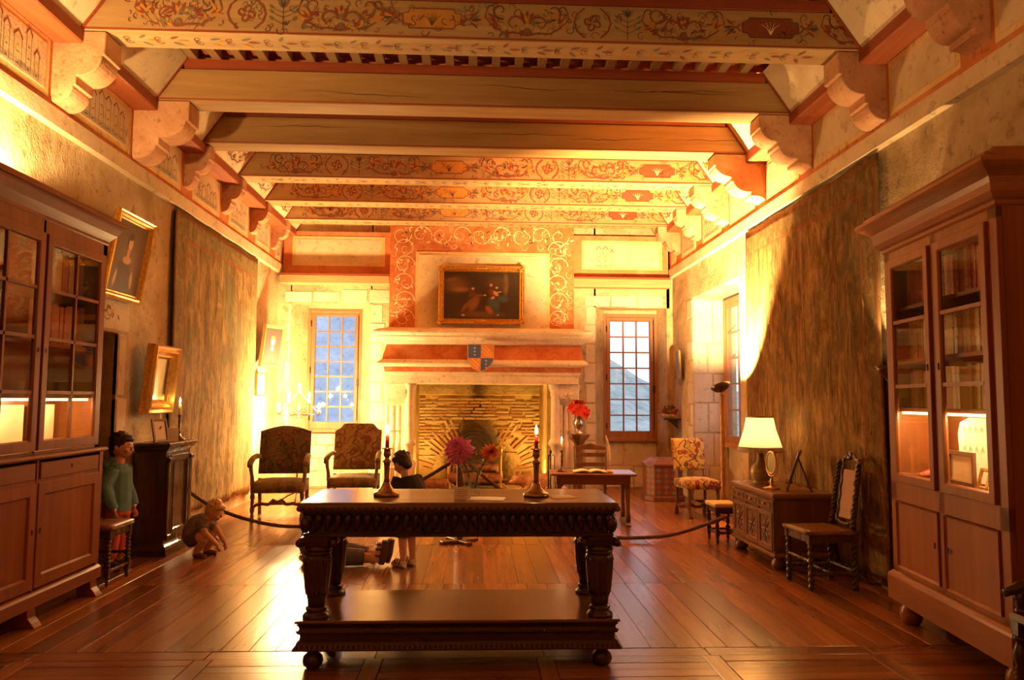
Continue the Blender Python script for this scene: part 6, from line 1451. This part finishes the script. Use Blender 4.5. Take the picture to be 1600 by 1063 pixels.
# ================================================================ people
SKIN = plain('skin', (.62,.36,.24), .55, var=.06, scale=20); HAIRD = plain('dark_brown_hair', (.030,.017,.010), .6, var=.4, scale=60, bump=.5); HAIRB = plain('blond_hair', (.55,.36,.16), .6, var=.3, scale=60, bump=.5)
def blob(parts, name, mat, parent, vox=.006, smooth=4):
    b = MB()
    for p in parts:
        if p[0] == 't': b.tube(p[1], p[2], 12, flat=p[3] if len(p) > 3 else 1.0)
        else: b.ell(p[1], p[2], 16, 12, M=p[3] if len(p) > 3 else None)
    o = b.build(name, mat, parent)
    d = o.modifiers.new('fuse', 'REMESH'); d.mode = 'VOXEL'; d.voxel_size = vox; d.use_smooth_shade = True
    if smooth: d = o.modifiers.new('soft', 'SMOOTH'); d.iterations = smooth; d.factor = .5
    return o
def hand(w_, d, n, s=1.0, side=1, curl=.5):
    """palm + five bent fingers; w_ wrist, d finger direction, n palm normal"""
    w_, d, n = V(w_), V(d).normalized(), V(n); n = (n-d*n.dot(d)).normalized(); x = d.cross(n)*side; P = []
    P.append(('t', [w_, w_+d*.03*s, w_+d*.065*s], [.016*s,.023*s,.022*s], .6))
    for k, (o_, L_) in enumerate(((-.024,.042),(-.008,.050),(.008,.053),(.023,.048))):
        a = w_+d*.068*s+x*o_*s; b_ = a+(d*math.cos(curl*.5)+n*math.sin(curl*.5))*L_*.5*s; c = b_+(d*math.cos(curl*1.4)+n*math.sin(curl*1.4))*L_*.5*s
        P.append(('t', [w_+d*.045*s+x*o_*.8*s, a, b_, c], [.008*s,.0075*s,.007*s,.005*s]))
    a = w_+d*.022*s+x*.020*s; P.append(('t', [a, a+x*.020*s+d*.018*s+n*.008*s, a+x*.024*s+d*.042*s+n*.016*s], [.010*s,.0085*s,.006*s]))
    return P
def head(c, s, M, hair, r, hairstyle=0):
    c = V(c); T_ = lambda v: c+(M @ V(v))*s
    P = [('e', c, (.076*s,.092*s,.105*s), M), ('e', T_((0,-.040,-.045)), (.052*s,.050*s,.055*s), M), ('e', T_((0,-.095,-.012)), (.012*s,.017*s,.016*s), M),
         ('e', T_((.075,.005,-.01)), (.010*s,.018*s,.026*s), M), ('e', T_((-.075,.005,-.01)), (.010*s,.018*s,.026*s), M), ('e', T_((.035,-.072,-.03)), (.022*s,.02*s,.02*s), M), ('e', T_((-.035,-.072,-.03)), (.022*s,.02*s,.02*s), M)]
    rn = random.Random(5); H_ = [('e', T_((0,.018,.022)), (.085*s,.098*s,.102*s), M), ('e', T_((0,-.045,.070)), (.066*s,.046*s,.034*s), M), ('e', T_((0,.062,-.025)), (.066*s,.045*s,.075*s), M)]
    for k in range(26):
        a, e = rn.uniform(0, 2*pi), rn.uniform(.15, 1.5); d = V((math.cos(a)*math.cos(e)*.08, .018+math.sin(a)*math.cos(e)*.094, .022+math.sin(e)*.098)); H_.append(('e', T_(d), (.02*s,.02*s,.014*s), M))
    h = blob(H_, 'hair', hair, r, .006*s, 2)
    for sx in (-1, 1):
        MB().ell(T_((sx*.030,-.085,.006)), (.011*s,.006*s,.007*s), 10, 8, M=M).build('eye', EYEW, r); MB().ell(T_((sx*.030,-.0905,.006)), (.005*s,.002*s,.005*s), 8, 6, M=M).build('iris', HAIRD, r)
        MB().ell(T_((sx*.030,-.088,.024)), (.016*s,.005*s,.004*s), 8, 6, M=M).build('eyebrow', hair, r)
    MB().ell(T_((0,-.089,-.050)), (.020*s,.006*s,.006*s), 10, 6, M=M).build('lips', LIP, r)
    return P
EYEW = plain('eye_white', (.8,.76,.7), .3); LIP = plain('lips', (.50,.18,.14), .5)
# child in a blue hooded jacket standing by the doorway
k1 = thing('person', 'child in teal hooded jacket and red trousers standing beside the dark cabinet', 'person', (-3.06, 6.80, 0), pi/2-.15)
P = head((0,-.02,1.035), .97, RX(.12), HAIRD, k1)
P += [('t', [(0,.0,.88),(0,-.01,.97)], [.045,.042]), ('t', [(0,.0,.50),(0,.0,.62),(0,.005,.76),(0,.0,.86)], [.095,.088,.10,.075])]
for s in (-1, 1):
    P += [('t', [(s*.10,0,.84),(s*.145,.02,.70),(s*.15,-.04,.57),(s*.14,-.07,.50)], [.04,.035,.028,.02])] + hand((s*.14,-.07,.50), (0,-.25,-1), (-s,0,0), .8, s)
    P += [('t', [(s*.055,0,.52),(s*.06,-.01,.28),(s*.062,.012,.06)], [.068,.05,.032]), ('t', [(s*.062,.03,.035),(s*.064,-.04,.03),(s*.066,-.10,.022)], [.032,.032,.022])]
blob(P, 'body', SKIN, k1)
J = [('t', [(0,0,.49),(0,0,.56),(0,.005,.70),(0,.005,.82),(0,.0,.885)], [.118,.112,.118,.108,.066]), ('e', (0,.075,.875), (.085,.055,.06)), ('t', [(-.06,.03,.90),(0,.06,.915),(.06,.03,.90)], .035)]
for s in (-1, 1): J += [('t', [(s*.085,0,.845),(s*.145,.02,.70),(s*.152,-.035,.57),(s*.143,-.065,.515)], [.062,.055,.048,.040])]
TEAL = plain('teal_fleece', (.12,.27,.33), .95, var=.15, scale=25, bump=.3)
blob(J, 'hooded_jacket', TEAL, k1); blob([('t', [(0,0,.455),(0,0,.50)], [.112,.115])], 'shirt_hem', plain('red_orange_shirt', (.50,.13,.06), .9), k1)
TRO = []
for s in (-1, 1): TRO += [('t', [(s*.05,0,.53),(s*.057,-.005,.42),(s*.06,-.005,.24),(s*.062,.01,.10)], [.078,.074,.062,.055])]
blob(TRO, 'trousers', plain('red_trousers', (.46,.085,.05), .9, var=.15), k1)
for s in (-1, 1): blob([('t', [(s*.062,.035,.035),(s*.065,-.04,.036),(s*.067,-.105,.028)], [.038,.038,.028])], 'shoe', plain('dark_shoe', (.05,.04,.03), .6) if s < 0 else bpy.data.materials['dark_shoe'], k1)
# crouching toddler
k2 = thing('person', 'blond toddler in grey clothes crouching on the floor beside the dark cabinet', 'person', (-2.50, 7.30, 0), pi/2-.25)
P = head((0,-.115,.415), .82, RX(.50), HAIRB, k2)
P += [('t', [(0,-.03,.33),(0,-.085,.375)], [.038,.038]), ('t', [(0,.10,.15),(0,.085,.22),(0,.03,.29),(0,-.02,.335)], [.085,.092,.085,.06])]
for s in (-1, 1):
    P += [('t', [(s*.07,-.01,.315),(s*.095,-.09,.22),(s*.06,-.19,.12)], [.034,.028,.020])] + hand((s*.06,-.19,.12), (-s*.1,-.25,-1), (-s,.2,0), .62, s, .7)
    P += [('t', [(s*.05,.10,.15),(s*.085,-.03,.19),(s*.09,-.075,.175)], [.055,.048,.04]), ('t', [(s*.09,-.075,.175),(s*.08,-.01,.09),(s*.075,.02,.035)], [.04,.034,.025]), ('t', [(s*.075,.03,.022),(s*.08,-.03,.020),(s*.083,-.085,.015)], [.022,.024,.015])]
blob(P, 'body', SKIN, k2, .005)
J = [('t', [(0,.115,.15),(0,.095,.22),(0,.035,.30),(0,-.02,.345)], [.098,.106,.100,.066])]
for s in (-1, 1): J += [('t', [(s*.05,-.005,.32),(s*.088,-.06,.26)], [.056,.046])]
GREYC = plain('grey_jersey', (.19,.155,.13), .95, var=.15, scale=25, bump=.3); blob(J, 'shirt', GREYC, k2)
J = [('t', [(0,.11,.12),(0,.10,.17)], [.085,.10])]
for s in (-1, 1): J += [('t', [(s*.05,.10,.15),(s*.083,-.02,.19)], [.070,.058])]
blob(J, 'shorts', plain('dark_grey_shorts', (.11,.085,.075), .95), k2)
for s in (-1, 1): blob([('t', [(s*.075,.035,.022),(s*.08,-.03,.023),(s*.084,-.09,.019)], [.026,.029,.020])], 'sandal', plain('brown_sandal', (.13,.06,.03), .6) if s < 0 else bpy.data.materials['brown_sandal'], k2)
# child in dark shirt behind the table
k3 = thing('person', 'small child in navy shirt and grey shorts standing behind the carved table', 'person', (-.60, 6.84, 0), -pi/2-.75)
P = head((0,-.075,.885), .86, RX(.55), HAIRD, k3)
P += [('t', [(0,-.02,.76),(0,-.05,.83)], [.04,.038]), ('t', [(0,.02,.42),(0,.03,.55),(0,.02,.66),(0,-.01,.74)], [.088,.085,.09,.065])]
for s in (-1, 1):
    P += [('t', [(s*.09,.0,.72),(s*.155,-.01,.61),(s*.12,-.12,.53)], [.036,.030,.022])] + hand((s*.12,-.12,.53), (-s*.4,-1,-.2), (-s*.6,0,-.6), .68, s)
    P += [('t', [(s*.048,.02,.43),(s*.052,.01,.25),(s*.055,.025,.06)], [.058,.040,.026]), ('t', [(s*.055,.04,.03),(s*.058,-.03,.026),(s*.06,-.085,.018)], [.026,.027,.018])]
blob(P, 'body', SKIN, k3, .0055)
J = [('t', [(0,.02,.42),(0,.035,.55),(0,.025,.67),(0,-.005,.765)], [.125,.13,.138,.105])]
for s in (-1, 1): J += [('t', [(s*.08,.0,.75),(s*.16,-.005,.62)], [.075,.062])]
blob(J, 'shirt', plain('navy_shirt', (.022,.018,.022), .9, var=.15), k3)
J = [('t', [(0,.02,.38),(0,.02,.46)], [.105,.105])]
for s in (-1, 1): J += [('t', [(s*.048,.02,.42),(s*.056,.01,.26)], [.075,.074])]
blob(J, 'shorts', plain('grey_shorts', (.17,.145,.12), .95), k3)
SHC = plain('cream_trainer', (.62,.50,.36), .6); SHD = plain('dark_trainer_strap', (.05,.03,.025), .6)
for s in (-1, 1):
    sh_ = blob([('t', [(s*.055,.045,.034),(s*.058,-.03,.033),(s*.06,-.10,.026)], [.033,.034,.024])], 'shoe', SHC, k3)
    for q in (-.06, -.03, .0): MB().tube([(s*.058+.036*math.cos(a*pi/6), q+.01*math.cos(a*pi/6), .030+.036*math.sin(a*pi/6)) for a in range(7)], .006, 6).build('strap', SHD, sh_)
    MB().tube([(s*.055,.05,.012),(s*.058,-.03,.011),(s*.06,-.105,.010)], [.033,.037,.028], 10, flat=.35).build('sole', SHC, sh_)
# adult lying on the floor behind the table
k4 = thing('person', 'adult in faded jeans and sandals lying on the floor behind the table', 'person', (-1.42, 7.10, 0))
P = [('t', [(0,.0,.115),(-.03,.22,.13),(-.07,.42,.15),(-.09,.52,.16)], [.14,.13,.15,.10]), ('t', [(-.09,.52,.16),(-.10,.60,.17)], [.055,.05])]
P += head((-.115,.70,.18), 1.05, RX(-1.25), HAIRD, k4)
for s, kn, an in ((-1, (.15,-.34,.10), (.52,-.27,.075)), (1, (.26,-.16,.12), (.56,-.20,.085))):
    P += [('t', [(s*.07,.0,.115), kn], [.085,.066]), ('t', [kn, an], [.064,.042]), ('t', [(an[0],an[1],an[2]), (an[0]+.045,an[1],.04+.0), ], [.042,.036]), ('t', [(an[0]+.05,an[1],.045),(an[0]+.065,an[1],.12),(an[0]+.085,an[1]-.01,.21)], [.036,.035,.026])]
for s in (-1, 1):
    P += [('t', [(-.18,.44,.14),(-.20,.32,.07),(-.14,.14,.05)] if s < 0 else [(.05,.44,.14),(.12,.32,.08),(.10,.16,.06)], [.05,.042,.03])] + hand((-.14,.14,.05) if s < 0 else (.10,.16,.06), (.3,-1,0), (0,0,-1), 1.0, s)
blob(P, 'body', SKIN, k4, .007)
JEAN = plain('faded_grey_denim', (.11,.105,.11), .9, var=.2, scale=18, bump=.2)
blob([('t', [(0,-.02,.12),(0,.06,.12)], [.15,.145]), ('t', [(-.06,.0,.118),(.15,-.34,.105)], [.10,.085]), ('t', [(.15,-.34,.105),(.46,-.28,.085)], [.086,.070]), ('t', [(.06,.0,.118),(.26,-.16,.12)], [.10,.08]), ('t', [(.26,-.16,.12),(.48,-.195,.09)], [.08,.066])], 'jeans', JEAN, k4, .007)
blob([('t', [(0,.04,.125),(-.03,.22,.14),(-.07,.42,.16),(-.088,.50,.165)], [.155,.148,.165,.11]), ('t', [(-.16,.44,.15),(-.19,.36,.09)], [.07,.06]), ('t', [(.04,.44,.15),(.11,.34,.095)], [.07,.06])], 'shirt', plain('dark_shirt', (.05,.045,.05), .9), k4, .008)
SND = plain('brown_leather_sandal', (.11,.055,.025), .55)
for ax_, ay_ in ((.52,-.27), (.56,-.20)):
    so = blob([('t', [(ax_+.085,ay_,.02),(ax_+.10,ay_,.10),(ax_+.125,ay_-.01,.225)], [.030,.040,.032], 1.0)], 'sandal', SND, k4, .007, 2)
    for q in (.10, .155, .195): MB().tube([(ax_+.09+.1*(q-.1)+.045*math.cos(pi/2+a*pi/6)-.01, ay_+.045*math.cos(a*pi/6), q) for a in range(7)], .010, 6).build('strap', SND, so)
# ================================================================ two uplighters behind the viewpoint
for x, y, lab in ((-2.7, -.6, 'tall uplighter behind the viewpoint near the glazed bookcase wall'), (2.7, -1.0, 'tall uplighter behind the viewpoint near the tapestry wall')):
    t = thing('standing_uplighter', lab, 'lamp', (x, y, 0)); MB().lathe([(.14,0),(.14,.02),(.02,.04),(.015,1.7),(.02,1.72),(.13,1.80),(.125,1.805),(.015,1.74),(0,1.74)], n=20).build('stand', BRZD, t); MB().ell((0,0,1.78), (.02,.02,.02), 8, 6).build('bulb', BULB, t)
    spot((x, y, 1.81), (x*.9, y+.3, 4), 95 if x < 0 else 55, 160, WARM, .05, .3)
